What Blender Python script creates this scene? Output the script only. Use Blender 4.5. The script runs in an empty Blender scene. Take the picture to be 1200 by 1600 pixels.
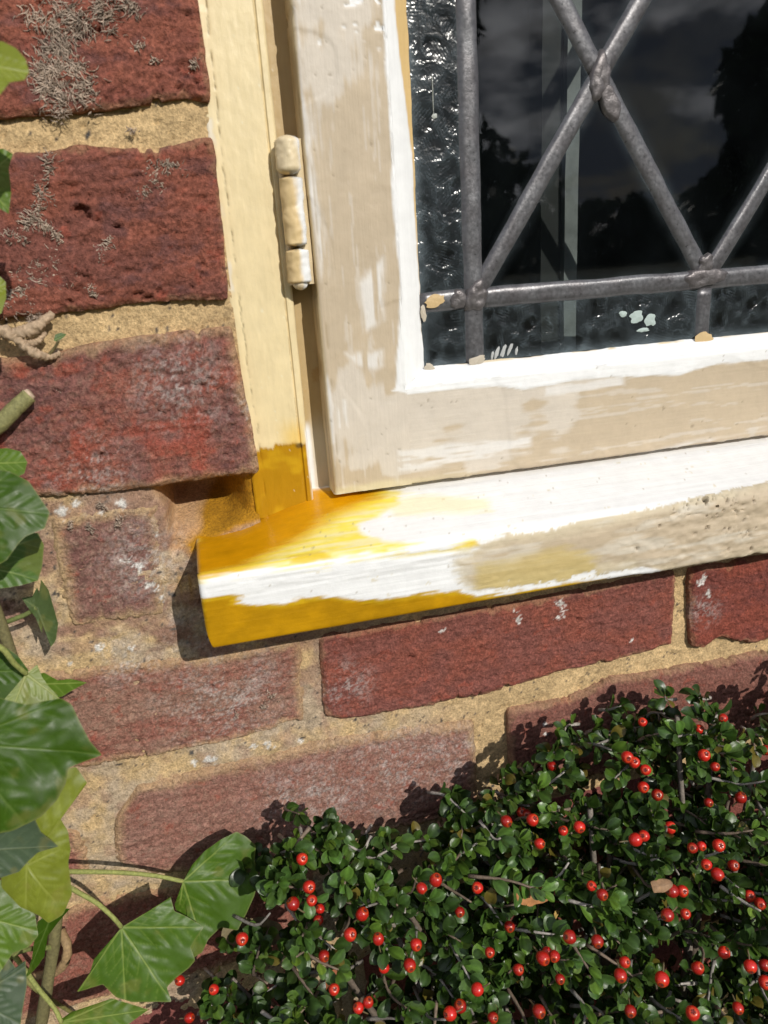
import bpy, math, random
import numpy as np
from mathutils import Matrix, Vector, Euler

S = bpy.context.scene
COL = S.collection
MM = 0.001

# ------------------------------------------------------------------ camera
cam = bpy.data.cameras.new('camera')
cam_ob = bpy.data.objects.new('camera', cam)
COL.objects.link(cam_ob)
cam_ob.location = [-0.028516, -0.346383, -0.053939]
cam_ob.rotation_euler = [1.23856, 0.06512, -0.24705]
cam.sensor_fit = 'VERTICAL'
cam.sensor_height = 36.0
cam.lens = 1163.38 / 1600 * 36.0
cam.clip_start = 0.01
cam.clip_end = 2000
cam.dof.use_dof = True
cam.dof.focus_distance = 0.40
cam.dof.aperture_fstop = 14.0
S.camera = cam_ob

# ------------------------------------------------------------------ light
SUN_DIR = Vector((0.385, -1.0, 0.64)).normalized()      # towards the sun
ELEV = math.asin(SUN_DIR.z)
sun = bpy.data.lights.new('sun', 'SUN')
sun.energy = 3.5
sun.angle = math.radians(0.5)
sun.color = (1.0, 0.955, 0.88)
sun_ob = bpy.data.objects.new('sun', sun)
sun_ob.location = (1.0, -2.5, 2.0)
sun_ob.rotation_euler = SUN_DIR.to_track_quat('Z', 'Y').to_euler()
COL.objects.link(sun_ob)

world = bpy.data.worlds.new('World')
S.world = world
world.use_nodes = True
wn, wl = world.node_tree.nodes, world.node_tree.links
wn.clear()
wo = wn.new('ShaderNodeOutputWorld')
bg = wn.new('ShaderNodeBackground')
bg.inputs['Strength'].default_value = 0.044
sky = wn.new('ShaderNodeTexSky')
sky.sky_type = 'NISHITA'
sky.sun_disc = False
sky.sun_elevation = ELEV
sky.sun_rotation = math.atan2(SUN_DIR.x, SUN_DIR.y)
tc = wn.new('ShaderNodeTexCoord')
mp = wn.new('ShaderNodeMapping'); mp.inputs['Scale'].default_value = (1, 1, 2.2)
cn = wn.new('ShaderNodeTexNoise'); cn.inputs['Scale'].default_value = 8.5
cn.inputs['Detail'].default_value = 7; cn.inputs['Roughness'].default_value = 0.58
cr = wn.new('ShaderNodeValToRGB')
cr.color_ramp.elements[0].position = 0.36; cr.color_ramp.elements[1].position = 0.52
cm = wn.new('ShaderNodeMix'); cm.data_type = 'RGBA'
cm.inputs['B'].default_value = (6.0, 7.0, 9.2, 1)
wl.new(tc.outputs['Generated'], mp.inputs['Vector']); wl.new(mp.outputs['Vector'], cn.inputs['Vector'])
wl.new(cn.outputs['Fac'], cr.inputs['Fac']); wl.new(cr.outputs['Color'], cm.inputs['Factor'])
cn2 = wn.new('ShaderNodeTexNoise'); cn2.noise_dimensions = '4D'; cn2.inputs['W'].default_value = 4.0
cn2.inputs['Scale'].default_value = 6.5; cn2.inputs['Detail'].default_value = 7; cn2.inputs['Roughness'].default_value = 0.6
cr2 = wn.new('ShaderNodeValToRGB'); cr2.color_ramp.elements[0].position = 0.50; cr2.color_ramp.elements[1].position = 0.66
cm2 = wn.new('ShaderNodeMix'); cm2.data_type = 'RGBA'; cm2.inputs['B'].default_value = (52, 52.6, 55, 1)
wl.new(mp.outputs['Vector'], cn2.inputs['Vector']); wl.new(cn2.outputs['Fac'], cr2.inputs['Fac']); wl.new(cr2.outputs['Color'], cm2.inputs['Factor'])
wl.new(sky.outputs['Color'], cm.inputs['A']); wl.new(cm.outputs['Result'], cm2.inputs['A']); wl.new(cm2.outputs['Result'], bg.inputs['Color'])
wl.new(bg.outputs['Background'], wo.inputs['Surface'])

S.view_settings.view_transform = 'Standard'
S.view_settings.look = 'None'
S.view_settings.exposure = 0.0
S.view_settings.gamma = 1.0
S.view_settings.use_curve_mapping = False
S.render.engine = 'CYCLES'
S.cycles.caustics_reflective = False
S.cycles.caustics_refractive = False

D = {
'bricks':[{"k":"r1","t":[[-225,69],[-10,70]],"b":[[-225,6],[-90.0,5.8],[-71.4,6.0],[-49.7,7.3],[-29.7,9.6],[-19.4,11.2],[-9.0,9.2]]},{"k":"r2","t":[[-119,-6],[-78.7,-6.9],[-61.6,-4.7],[-41.0,-6.5],[-27.1,-6.3],[-10.2,-3.0]],"b":[[-119,-69],[-81.0,-67.9],[-65.6,-67.5],[-49.7,-66.7],[-30.9,-66.5],[-12.4,-67.7]]},{"k":"r3","t":[[-225,-81],[-94.5,-84.7],[-76.4,-81.5],[-68.0,-80.9],[-43.7,-79.5],[-12.8,-79.4]],"b":[[-225,-146],[-106.8,-145.4],[-82.7,-147.3],[-56.5,-147.6],[-34.1,-147.2],[-7.9,-147.6]]},{"k":"r4","t":[[-106,-155],[-89.7,-155.5],[-55.8,-155.8]],"b":[[-107,-219],[-109.0,-212.3],[-85.9,-213.3],[-61.4,-214.5]]},{"k":"r5a","t":[[-220,-231],[-116.1,-234.1],[-95.4,-233.5],[-53.4,-239.3],[1.8,-239.4]],"b":[[-220,-294],[-121.0,-289.9],[-102.5,-290.7],[-77.4,-292.2],[-41.2,-292.0],[-0.5,-288.7]]},{"k":"r5b","t":[[10.9,-239.3],[53.4,-240.0],[119.3,-240.7],[221.4,-238.1]],"b":[[9.7,-288.7],[21.1,-292.1],[57.5,-293.9],[99.2,-294.9],[146.8,-289.9],[183.9,-289.1],[223.0,-285.3]]},{"k":"r5c","t":[[229.8,-238.3],[283.7,-238.3],[448,-232]],"b":[[234.7,-289.8],[244.6,-291.8],[255.4,-287.4],[274.4,-296.0],[290.6,-296.5],[445,-294]]},{"k":"r6a","t":[[-105.9,-324.1],[-91.0,-306.8],[-46.3,-305.3],[-11.8,-304.0],[13.0,-303.0],[56.8,-306.3],[95.7,-311.2]],"b":[[-109.9,-350.5],[-92.4,-366.0],[-62.3,-372.5],[-16.2,-378.7],[29.6,-373.6],[96.4,-375.9]]},{"k":"r6b","t":[[115.5,-308.8],[143.0,-308.9],[165.7,-307.0],[180.2,-301.3],[227.8,-303.9],[291.6,-304.9]],"b":[[118,-369],[333,-369]]},{"k":"r6l","t":[[-333,-306],[-141.9,-318.1],[-122.5,-327.7]],"b":[[-333,-369],[-149.1,-353.6],[-122.6,-354.0]]},{"k":"r7","t":[[-220,-381],[-144.2,-377.2],[-132.0,-373.1],[-5,-380]],"b":[[-220,-444],[-5,-444]]}],
'cavity':[[-59.2,-149.2],[-39.6,-145.0],[16.0,-136.4],[19.5,-166.2],[-3.2,-169.6],[-18.8,-169.9],[-44.8,-180.5],[-55.1,-184.9],[-53.4,-162.1]],
'cav_resin':[[-37.5,-167.8],[-28.0,-158.4],[-14.5,-148.9],[-2.1,-134.6],[22.5,-137.6],[22.6,-170.6],[-19.1,-172.9],[-45.3,-183.9],[-47.8,-180.1],[-40.3,-174.6]],
'sill':{"deep":[[-46.5,-25.1],[-42.5,-49.5],[-10.0,-64.2],[49.2,-46.9],[46.1,-41.3],[37.1,-37.8],[24.8,-33.1],[15.9,-27.4],[2.3,-19.1],[-10.3,-13.5],[-22.6,-5.5],[-33.8,-3.8],[-45.9,-2.5]],"wash":[[-46.5,-25.1],[-42.2,-54.8],[40.5,-52.0],[60.7,-42.4],[54.2,-31.5],[43.5,-25.4],[31.8,-20.9],[31.6,-14.9],[41.1,-4.8],[63.8,0.9],[83.1,3.4],[80.8,6.2],[57.5,5.6],[36.5,3.4],[15.9,3.7],[-6.8,2.3],[-23.4,1.3],[-45.2,1.8]],"streak":[[-1.4,-5.7],[11.6,-5.3],[15.2,-1.7],[4.9,-0.6],[-1.9,-2.2]],"streak2":[[37.1,-1.0],[63.8,0.9],[85.0,3.0],[84.9,5.6],[69.9,4.4],[51.5,4.0],[39.5,2.7]],"wash2":[[45.7,-33.5],[63.8,-39.3],[99.9,-27.1],[98.5,-15.3],[77.4,-20.4],[52.5,-23.2]],"front":[[-43.1,10.0],[-34.1,9.8],[-24.6,10.9],[-29.0,12.6],[-19.7,16.7],[-8.6,18.2],[3.0,17.7],[14.6,18.6],[38.0,25.4],[56.5,24.8],[75.4,26.8],[83.3,30.9],[101.3,32.1],[121.4,32.3],[136.8,32.2],[150.7,33.6],[152.7,41.0],[118.1,46.9],[6.5,42.4],[-47.7,37.9]],"wfront":[[-37.0,1.1],[-4.0,2.2],[3.9,8.2],[0.6,12.3],[-19.0,10.3],[-35.2,7.5]],"beige":[[72.2,9.3],[80.7,7.5],[86.2,4.5],[101.6,1.2],[117.8,3.0],[134.4,1.7],[169.3,-0.8],[206.5,-3.0],[246.9,-6.9],[328.3,-7.7],[329.0,47.1],[245.4,37.2],[192.3,37.3],[170.4,37.0],[164.7,30.1],[148.8,29.1],[118.0,29.0],[81.8,27.3],[75.5,22.2],[73.2,15.3]],"stain":[[82.1,13.5],[101.5,13.5],[127.9,11.2],[146.8,20.9],[145.4,32.7],[121.4,31.9],[81.7,30.0]],"raw":[[149.0,35.8],[155.9,31.0],[170.0,29.6],[188.5,35.9],[170.4,37.0]]},
'sash_white':[[[26.4,48.8],[32.3,48.9],[31.3,-1.6],[30.9,-34.1],[34.0,-63.6],[29.6,-63.3],[26.1,-26.2],[25.7,10.5]],[[64.2,49.1],[76.1,49.2],[74.9,-116.9],[66.8,-117.6],[59.9,-114.7],[62.1,-100.4],[65.1,-65.9],[63.6,-27.9],[64.3,9.7]],[[58.0,-115.7],[67.2,-110.0],[271.0,-113.4],[272.0,-121.0],[236.2,-119.6],[213.4,-123.1],[183.4,-121.1],[154.5,-119.4],[126.5,-121.7],[106.1,-118.3],[73.2,-117.4]],[[37.2,-95.1],[55.6,-95.3],[55.1,-102.7],[50.3,-104.6],[42.8,-101.5]],[[30.9,-115.3],[37.0,-115.9],[36.7,-130.7],[30.5,-130.6]],[[136.9,-120.2],[181.6,-120.2],[181.9,-126.9],[136.9,-126.7]],[[45.7,-64.5],[58.3,-54.3],[56.4,-82.3],[46.9,-87.2]],[[24.2,-105.6],[30.3,-104.7],[30.6,-136.9],[26.6,-139.5]],[[177.9,-165.5],[224.0,-160.6],[272.6,-160.0],[273.1,-163.7],[224.4,-166.0]],[[58.8,-143.6],[130.0,-145.7],[129.9,-154.1],[58.0,-156.5]]],
'hinge':[[19.0,-3.0,-4.3],[19.7,-3.0,-19.8],[17.9,-3.0,-47.8],[18.2,-3.0,-66.6]],
'lead':{"N":[165.0,19.0],"B0":[103.9,-75.2],"B1":[232.0,-74.7],"v":[[103.7,46.8],[103.1,-57.1]],"h":[[123.1,-77.9],[264.7,-77.6]],"N2":[172.5,6.8],"b1":[232.1,-102.2],"bot":[102.6,-101.3],"left":[78.9,-78.0]},
'splash':[[-69.0,-187.0,5],[-66.4,-196.4,6],[-62.8,-203.9,4],[-74.8,-183.3,4],[-52.6,-302.1,6],[-60.8,-301.6,4],[-21.7,-299.1,5],[-30.2,-298.7,3],[-72.5,-153.4,5],[-80.2,-156.9,4],[-76.8,-148.7,3],[-96.8,-225.1,6],[-102.0,-225.8,3],[-81.0,-228.3,3],[-109.7,-231.2,3],[138.9,-322.2,2.5],[140.2,-329.2,2.5],[139.0,-335.7,3],[138.2,-343.7,3.5],[152.3,-328.0,2.2],[120.1,-244.8,5],[123.9,-249.5,4],[147.1,-244.6,4],[149.5,-250.3,4],[146.4,-253.7,3],[78.9,-248.7,3],[193.9,-277.4,1.5],[239.0,-246.0,5],[243.2,-255.0,4],[-93.2,-151.9,4],[-99.1,-154.1,5],[-58.3,-171.4,3],[-4.5,-300.9,3]],
'bloom':[[47.8,-330.9,40],[2.7,-336.7,35],[78.6,-329.9,25],[22.9,-270.7,18],[-51.4,-225.3,20],[-83.3,-233.2,18],[-66.3,-184.8,25],[-83.7,-138.1,22],[-6.7,-117.5,15],[-39.0,-102.3,25],[-15.3,-336.2,25],[242.4,-265.4,14],[-40.9,-264.5,40]],
'pit':[[-67.5,-28.5,3,4],[-65.8,-31.5,2.5,4],[-61.9,-33.0,1.5,2],[-54.1,-35.9,1.8,3],[-53.8,34.2,3,3],[-74.4,-59.8,1.6,2.5],[-50.4,-62.9,2,2],[-46.2,-64.8,2,2],[-28.7,-104.8,2,2],[-14.8,-29.2,2,1.5],[-33.2,-81.8,3,1.8],[-21.4,14.5,1.3,2],[60.4,-261.6,1.6,2.5],[159.6,-257.4,1.6,2.5],[200.9,-213.8,0,0],[-82.0,-247.2,1.8,2],[-46.3,-256.8,1.4,2],[-84.6,-287.3,1.2,2],[-49.6,34.6,2,2.5],[5.6,-234.5,1,1]],
'tuft':[[-67.4,37.2,10,50],[-57.9,39.3,11,55],[-46.1,40.4,10,45],[-36.4,42.1,8,35],[-62.0,29.8,11,60],[-67.9,23.4,11,60],[-60.2,21.2,10,60],[-71.7,15.9,10,60],[-65.2,13.6,9,50],[-57.7,15.7,8,45],[-67.2,9.2,7,30],[-54.8,12.3,8,16],[-35.1,28.6,4,16],[-29.3,24.1,3,10],[-14.8,22.0,3.5,12],[-30.4,-14.3,7,40],[-36.5,-17.9,6,35],[-41.2,-23.0,5,26],[-42.4,-0.5,3,10],[-76.2,-12.6,7,30],[-79.7,-21.3,7,35],[-82.5,-25.9,6,30],[-87.3,-31.6,7,35],[-81.8,-34.4,6,25],[-94.5,-37.3,6,30],[-59.8,-43.0,6,22],[-62.9,-46.1,4,16],[-77.7,-38.2,4,16],[-80.8,-48.0,7,28],[-87.9,-52.5,9,45],[-95.0,-57.0,9,45],[-99.7,-61.7,8,35],[-78.3,-54.4,6,24],[-68.1,-60.3,4,16],[-92.2,-67.5,7,25],[-88.7,-94.4,6,30],[-91.1,-100.2,5,20],[-96.8,-96.3,6,20],[-67.7,-117.8,4,12],[-70.3,-124.8,4,12],[-71.9,-130.5,3,10],[-91.4,-115.1,4,14],[-95.5,-129.0,3,10],[-73.1,-140.9,4,12],[-67.9,-143.1,3,10],[-81.0,-153.5,4,14],[-75.4,-162.2,4,14],[-88.3,-163.3,4,12],[-96.1,-160.6,3,10],[-101.7,-101.3,6,30],[-108.5,-103.3,6,24],[-22.2,-274.2,4,8],[-16.4,-267.7,4,8],[-35.7,-275.1,3,6],[-83.2,-232.9,0,0]],
'ivy':[{"n":"big_front","o":[[-130.9,-82.3,-204.6],[-121.6,-77.9,-197.2],[-109.7,-78.6,-204.1],[-97.7,-76.9,-205.0],[-94.3,-77.7,-208.4],[-92.1,-80.2,-215.7],[-89.8,-82.3,-222.3],[-86.1,-84.1,-228.4],[-93.0,-85.5,-229.1],[-98.5,-86.7,-229.8],[-99.9,-88.8,-234.6],[-103.4,-91.1,-239.1],[-109.4,-93.7,-243.0],[-119.3,-96.0,-244.7],[-129.6,-97.4,-244.0],[-140.9,-96.2,-236.1],[-142.7,-89.7,-218.5]],"j":[-133.6,-85.0,-210.3],"nv":[0.153,-0.921,0.358],"tone":"mid","t":[[-86.5,-84.1,-228.2],[-96.7,-77.1,-206.0],[-115.0,-95.1,-244.4],[-135.3,-96.8,-240.0]],"curl":3,"back":False},{"n":"upper","o":[[-113.7,-66.4,-121.2],[-107.3,-62.2,-116.1],[-100.4,-61.9,-118.5],[-94.7,-62.8,-122.9],[-91.1,-65.7,-129.9],[-89.0,-67.4,-134.1],[-91.2,-70.5,-138.9],[-97.6,-72.7,-140.3],[-100.2,-74.4,-142.2],[-104.2,-77.6,-146.5],[-112.3,-80.7,-148.7],[-121.0,-77.0,-138.0],[-120.1,-71.6,-128.1]],"j":[-116.2,-70.0,-126.9],"nv":[0.204,-0.865,0.458],"tone":"mid","t":[[-89.0,-67.6,-134.5],[-106.3,-78.4,-147.1],[-99.5,-61.8,-118.9]],"curl":3,"back":False},{"n":"upper_small","o":[[-113.6,-42.4,-114.0],[-104.8,-41.4,-114.1],[-100.1,-41.9,-115.9],[-98.0,-44.0,-119.9],[-99.5,-46.4,-123.7],[-103.6,-47.6,-124.9],[-112.3,-48.1,-124.0],[-118.4,-45.8,-118.8]],"j":[-115.1,-45.0,-118.2],"nv":[0.101,-0.858,0.504],"tone":"light","t":[[-98.0,-44.0,-119.9]],"curl":2,"back":False},{"n":"shiny","o":[[-123.6,-45.4,-151.8],[-115.4,-41.2,-152.0],[-109.4,-37.1,-151.1],[-106.7,-34.6,-150.2],[-102.3,-33.9,-151.7],[-100.3,-37.3,-155.8],[-101.1,-44.9,-162.5],[-102.5,-49.4,-166.0],[-107.9,-52.1,-165.9],[-115.2,-55.1,-165.0],[-125.3,-56.9,-161.6],[-127.5,-52.5,-156.4]],"j":[-125.5,-50.0,-155.1],"nv":[0.344,-0.639,0.688],"tone":"shiny","t":[[-101.2,-49.1,-166.4],[-101.4,-34.9,-153.1],[-115.2,-54.9,-164.8]],"curl":3,"back":False},{"n":"drooping","o":[[-114.9,-23.8,-189.9],[-117.3,-22.9,-183.4],[-113.8,-20.6,-184.4],[-111.6,-17.7,-181.5],[-111.2,-19.0,-185.6],[-110.0,-15.3,-179.1],[-107.8,-15.9,-184.5],[-106.8,-18.5,-192.3],[-105.9,-20.8,-199.3],[-107.3,-24.4,-205.2],[-109.5,-26.9,-207.2],[-107.9,-23.6,-202.2],[-109.8,-21.6,-194.0],[-111.1,-20.5,-189.0],[-112.4,-22.6,-191.8],[-111.0,-23.4,-196.1],[-111.9,-25.9,-200.3],[-113.4,-24.0,-193.1]],"j":[-112.8,-22.0,-189.5],"nv":[0.585,-0.745,0.319],"tone":"dull","t":[[-109.0,-26.4,-206.9],[-117.3,-22.9,-183.4]],"curl":1.5,"back":False},{"n":"pale_back","o":[[-115.8,-48.3,-207.4],[-111.5,-45.5,-204.7],[-110.1,-48.2,-209.6],[-108.0,-50.0,-213.3],[-106.3,-51.0,-215.5],[-103.8,-52.8,-219.5],[-112.4,-55.0,-219.6],[-121.5,-56.0,-217.5],[-125.9,-55.3,-214.6],[-120.6,-51.8,-211.2]],"j":[-115.8,-48.0,-207.0],"nv":[0.207,-0.83,0.518],"tone":"pale","t":[[-103.8,-52.7,-219.3],[-121.5,-55.7,-217.1],[-111.1,-45.8,-205.3]],"curl":2,"back":True},{"n":"side_tip","o":[[-125.9,-31.6,-214.9],[-113.4,-32.4,-215.5],[-107.6,-36.2,-218.3],[-102.3,-36.6,-218.6],[-95.5,-39.1,-220.5],[-101.8,-41.0,-221.9],[-106.3,-42.6,-223.1],[-112.7,-42.0,-222.7],[-123.0,-39.2,-220.5]],"j":[-127.0,-35.0,-217.4],"nv":[0.0,-0.6,0.8],"tone":"light","t":[[-95.5,-39.1,-220.5]],"curl":2,"back":False},{"n":"dark_left","o":[[-130.9,-37.6,-197.2],[-123.8,-37.5,-198.7],[-119.8,-38.9,-202.7],[-116.4,-41.5,-209.1],[-123.2,-45.2,-215.3],[-127.4,-48.1,-220.3],[-137.7,-47.6,-216.7],[-141.1,-42.1,-204.1]],"j":[-136.5,-42.0,-205.1],"nv":[0.106,-0.9,0.423],"tone":"mid","t":[[-116.4,-41.5,-209.1]],"curl":2,"back":False},{"n":"yellow_green","o":[[-132.2,-52.8,-289.6],[-125.8,-49.7,-283.6],[-124.9,-45.7,-273.3],[-117.6,-42.5,-267.4],[-111.8,-39.7,-261.8],[-108.1,-39.4,-261.9],[-104.3,-42.0,-269.9],[-108.9,-43.3,-271.9],[-115.4,-45.8,-276.5],[-117.5,-47.5,-280.2],[-114.7,-49.9,-287.3],[-114.7,-52.8,-294.7],[-116.4,-54.9,-299.5],[-116.6,-60.0,-312.6],[-121.2,-63.2,-319.5],[-127.4,-64.4,-320.9],[-130.7,-63.1,-316.5],[-137.6,-61.8,-311.2],[-143.9,-58.7,-301.5],[-142.7,-54.7,-291.7]],"j":[-132.5,-55.0,-295.2],"nv":[0.103,-0.927,0.361],"tone":"yellow","t":[[-104.6,-42.0,-269.8],[-114.8,-51.8,-292.0],[-121.1,-63.0,-319.0],[-135.4,-62.3,-313.2]],"curl":3,"back":False},{"n":"grey_green","o":[[-146.2,-66.1,-263.5],[-135.8,-63.7,-268.7],[-127.2,-58.5,-270.5],[-123.9,-56.2,-271.1],[-121.6,-60.3,-275.6],[-115.4,-63.5,-282.1],[-122.6,-67.2,-280.0],[-125.8,-70.5,-280.4],[-128.9,-74.6,-281.3],[-135.1,-77.8,-279.5],[-147.1,-80.9,-273.8],[-151.6,-75.2,-266.6]],"j":[-145.8,-72.0,-268.1],"nv":[0.474,-0.521,0.71],"tone":"grey","t":[[-115.4,-63.5,-282.1],[-135.1,-77.5,-279.2]],"curl":2,"back":False},{"n":"under","o":[[-155.4,-56.0,-304.1],[-145.4,-52.4,-301.9],[-137.6,-56.9,-312.7],[-133.1,-59.4,-318.8],[-132.6,-63.7,-326.3],[-136.6,-66.1,-328.9],[-142.8,-67.6,-328.8],[-148.1,-71.5,-333.4],[-159.4,-69.1,-324.8]],"j":[-155.9,-60.0,-310.7],"nv":[0.199,-0.845,0.497],"tone":"light","t":[[-132.9,-62.8,-324.6],[-146.9,-71.3,-333.4]],"curl":2,"back":False},{"n":"hanging","o":[[-137.5,-45.8,-335.5],[-131.3,-40.4,-335.3],[-125.8,-36.5,-341.1],[-130.8,-41.1,-343.4],[-135.5,-45.6,-346.2],[-137.9,-48.7,-353.8],[-141.2,-51.8,-355.9],[-145.6,-55.8,-356.8],[-142.3,-52.0,-350.5],[-140.1,-49.0,-342.8]],"j":[-132.8,-42.0,-337.1],"nv":[0.647,-0.755,0.108],"tone":"mid","t":[[-145.1,-55.3,-356.7]],"curl":2,"back":False},{"n":"low_left","o":[[-157.7,-66.0,-325.3],[-148.1,-64.6,-326.6],[-144.9,-67.1,-332.2],[-141.7,-69.7,-337.9],[-138.9,-67.0,-334.5],[-139.2,-72.3,-343.3],[-141.7,-77.4,-351.1],[-143.5,-81.9,-357.9],[-164.4,-82.5,-350.6]],"j":[-158.9,-75.0,-340.1],"nv":[0.199,-0.845,0.497],"tone":"grey","t":[[-139.1,-68.3,-336.7],[-143.3,-80.0,-354.8]],"curl":2,"back":False},{"n":"low_mid","o":[[-140.1,-49.3,-394.2],[-134.1,-47.7,-392.6],[-122.2,-47.1,-392.0],[-114.6,-46.8,-391.7],[-107.3,-49.6,-394.5],[-97.9,-53.1,-398.0],[-103.2,-54.5,-399.4],[-111.0,-56.6,-401.5],[-125.9,-57.2,-402.1],[-137.3,-53.3,-398.2]],"j":[-138.3,-50.0,-394.9],"nv":[0.0,-0.707,0.707],"tone":"light","t":[[-97.9,-53.1,-398.0],[-113.1,-47.4,-392.3],[-117.0,-57.4,-402.3]],"curl":2,"back":False},{"n":"front_a","o":[[-102.5,-48.0,-348.4],[-98.0,-47.0,-347.4],[-91.0,-45.6,-346.0],[-86.0,-45.9,-346.9],[-82.6,-45.3,-346.2],[-80.6,-44.1,-344.8],[-79.1,-42.5,-342.5],[-78.4,-44.8,-346.0],[-78.1,-46.3,-348.2],[-73.1,-48.1,-351.3],[-65.1,-51.6,-357.1],[-69.6,-54.3,-360.5],[-72.4,-56.2,-363.1],[-71.0,-59.5,-368.1],[-74.4,-61.2,-370.2],[-80.6,-62.9,-372.1],[-85.3,-64.8,-374.4],[-83.8,-68.5,-379.9],[-93.1,-67.5,-377.6],[-101.4,-66.6,-375.5],[-108.1,-64.6,-372.1],[-113.2,-61.1,-366.4],[-118.8,-61.4,-366.4],[-124.9,-61.8,-366.4],[-118.2,-57.5,-360.8],[-116.1,-54.6,-356.8],[-110.3,-52.1,-353.7],[-104.8,-49.8,-350.9]],"j":[-102.5,-48.0,-348.4],"nv":[0.051,-0.823,0.566],"tone":"fresh","t":[[-65.1,-51.6,-357.1],[-79.1,-42.6,-342.8],[-124.4,-61.8,-366.6],[-83.8,-68.5,-379.9],[-104.1,-66.0,-374.4]],"curl":3,"back":False},{"n":"front_b","o":[[-73.7,-30.0,-346.7],[-68.4,-26.5,-341.3],[-61.4,-23.6,-337.0],[-52.8,-21.3,-334.1],[-44.3,-20.0,-332.7],[-39.8,-21.6,-335.9],[-35.6,-24.2,-340.7],[-37.3,-27.8,-346.6],[-36.2,-31.9,-353.6],[-39.7,-36.3,-360.9],[-45.1,-40.6,-367.5],[-50.3,-44.0,-372.9],[-58.4,-42.5,-369.6],[-65.3,-45.0,-373.0],[-68.8,-47.7,-377.3],[-74.0,-48.7,-378.5],[-74.1,-44.2,-370.9],[-71.8,-39.9,-363.7],[-78.8,-37.0,-358.1],[-79.3,-35.4,-355.4],[-76.2,-32.6,-350.9]],"j":[-73.7,-30.0,-346.7],"nv":[0.051,-0.861,0.506],"tone":"fresh","t":[[-43.6,-20.1,-332.9],[-38.0,-32.5,-354.6],[-67.5,-47.5,-377.1],[-77.3,-37.1,-358.4]],"curl":3,"back":False},{"n":"top_yellow","o":[[-73.1,-90.7,9.3],[-69.2,-89.9,9.0],[-66.2,-90.1,7.4],[-64.1,-91.1,4.5],[-63.5,-92.9,1.0],[-65.0,-94.4,-1.2],[-68.7,-95.7,-2.1],[-71.4,-98.2,-5.6],[-76.1,-99.6,-6.1],[-77.7,-96.4,0.7]],"j":[-76.0,-95.0,2.5],"nv":[0.204,-0.865,0.458],"tone":"yellow","t":[[-63.5,-93.0,0.8],[-71.4,-98.0,-5.3]],"curl":2,"back":False},{"n":"left_edge_a","o":[[-87.7,-57.2,-13.5],[-81.5,-53.8,-12.7],[-79.0,-53.0,-14.2],[-80.8,-55.0,-18.6],[-81.2,-57.1,-26.2],[-82.9,-59.6,-33.0],[-85.1,-60.3,-31.2],[-90.4,-63.2,-32.0],[-90.7,-60.9,-22.3]],"j":[-89.0,-60.0,-22.3],"nv":[0.436,-0.873,0.218],"tone":"light","t":[[-82.4,-59.2,-32.2],[-79.5,-53.3,-14.6]],"curl":2,"back":False},{"n":"left_edge_b","o":[[-98.6,-46.7,-51.4],[-92.8,-45.7,-52.2],[-91.2,-46.2,-54.1],[-91.6,-48.8,-59.4],[-93.7,-51.7,-64.6],[-100.1,-53.4,-65.0],[-102.2,-50.4,-57.5]],"j":[-100.3,-50.0,-57.6],"nv":[0.208,-0.885,0.416],"tone":"yellow","t":[[-91.3,-46.7,-55.1]],"curl":2,"back":False}],
'petiole':{"front_a":[[-129.6,-50.0,-300.0],[-120.1,-46.0,-320.9],[-111.4,-46.0,-332.2],[-105.5,-48.0,-340.6],[-102.5,-48.0,-348.4]],"front_b":[[-132.0,-45.0,-307.7],[-120.7,-38.0,-318.5],[-103.5,-32.0,-329.9],[-86.9,-30.0,-338.9],[-73.7,-30.0,-346.7]],"pale_back":[[-124.4,-55.0,-185.9],[-120.0,-54.0,-191.6],[-118.0,-52.0,-199.2],[-115.8,-48.0,-207.0]],"drooping":[[-132.6,-18.0,-196.5],[-125.2,-20.0,-194.4],[-118.0,-21.0,-192.2],[-112.8,-22.0,-189.5]],"low_mid":[[-154.1,-40.0,-356.0],[-150.9,-42.0,-363.0],[-145.8,-45.0,-375.8],[-140.3,-48.0,-386.8],[-138.3,-50.0,-394.9]]},
'ivystem':[[[-142.4,-6.0,-382.6],[-139.6,-12.0,-386.0],[-141.3,-14.0,-394.4],[-148.0,-12.0,-402.5],[-158.4,-8.0,-406.2],[-165.9,-5.0,-408.8]],[[-158.0,-25.0,-388.9],[-154.2,-24.0,-399.5],[-151.8,-15.0,-419.3],[-147.0,-5.0,-443.8]]],
'root':[[[-113.0,-6.0,-72.5],[-105.5,-7.0,-72.6],[-100.9,-8.0,-74.5],[-95.9,-8.0,-73.9],[-90.7,-7.0,-71.8],[-85.1,-3.0,-67.9]],[[-100.9,-8.0,-74.5],[-97.3,-9.0,-79.3],[-93.8,-9.0,-82.7],[-89.8,-6.0,-85.0],[-86.4,-2.0,-84.1]],[[-98.0,-8.0,-78.0],[-93.5,-6.0,-78.6],[-88.9,-4.0,-75.3]],[[-89.9,-5.0,-84.6],[-86.7,-7.0,-81.8],[-83.6,-10.0,-78.4]]],
'rootleaf':[[-85.6,-10.0,-78.2],[-84.3,-11.0,-75.1],[-81.7,-12.0,-73.8],[-79.6,-12.0,-74.7],[-81.6,-11.0,-76.7],[-84.2,-10.0,-78.8]],
'stub':[[-123.1,-14.0,-115.4],[-112.4,-12.0,-109.5],[-106.7,-11.0,-104.9],[-99.5,-9.0,-99.6]],
'creep':[[-108.1,-1.0,-152.5],[-115.0,0.0,-199.4]],
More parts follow.
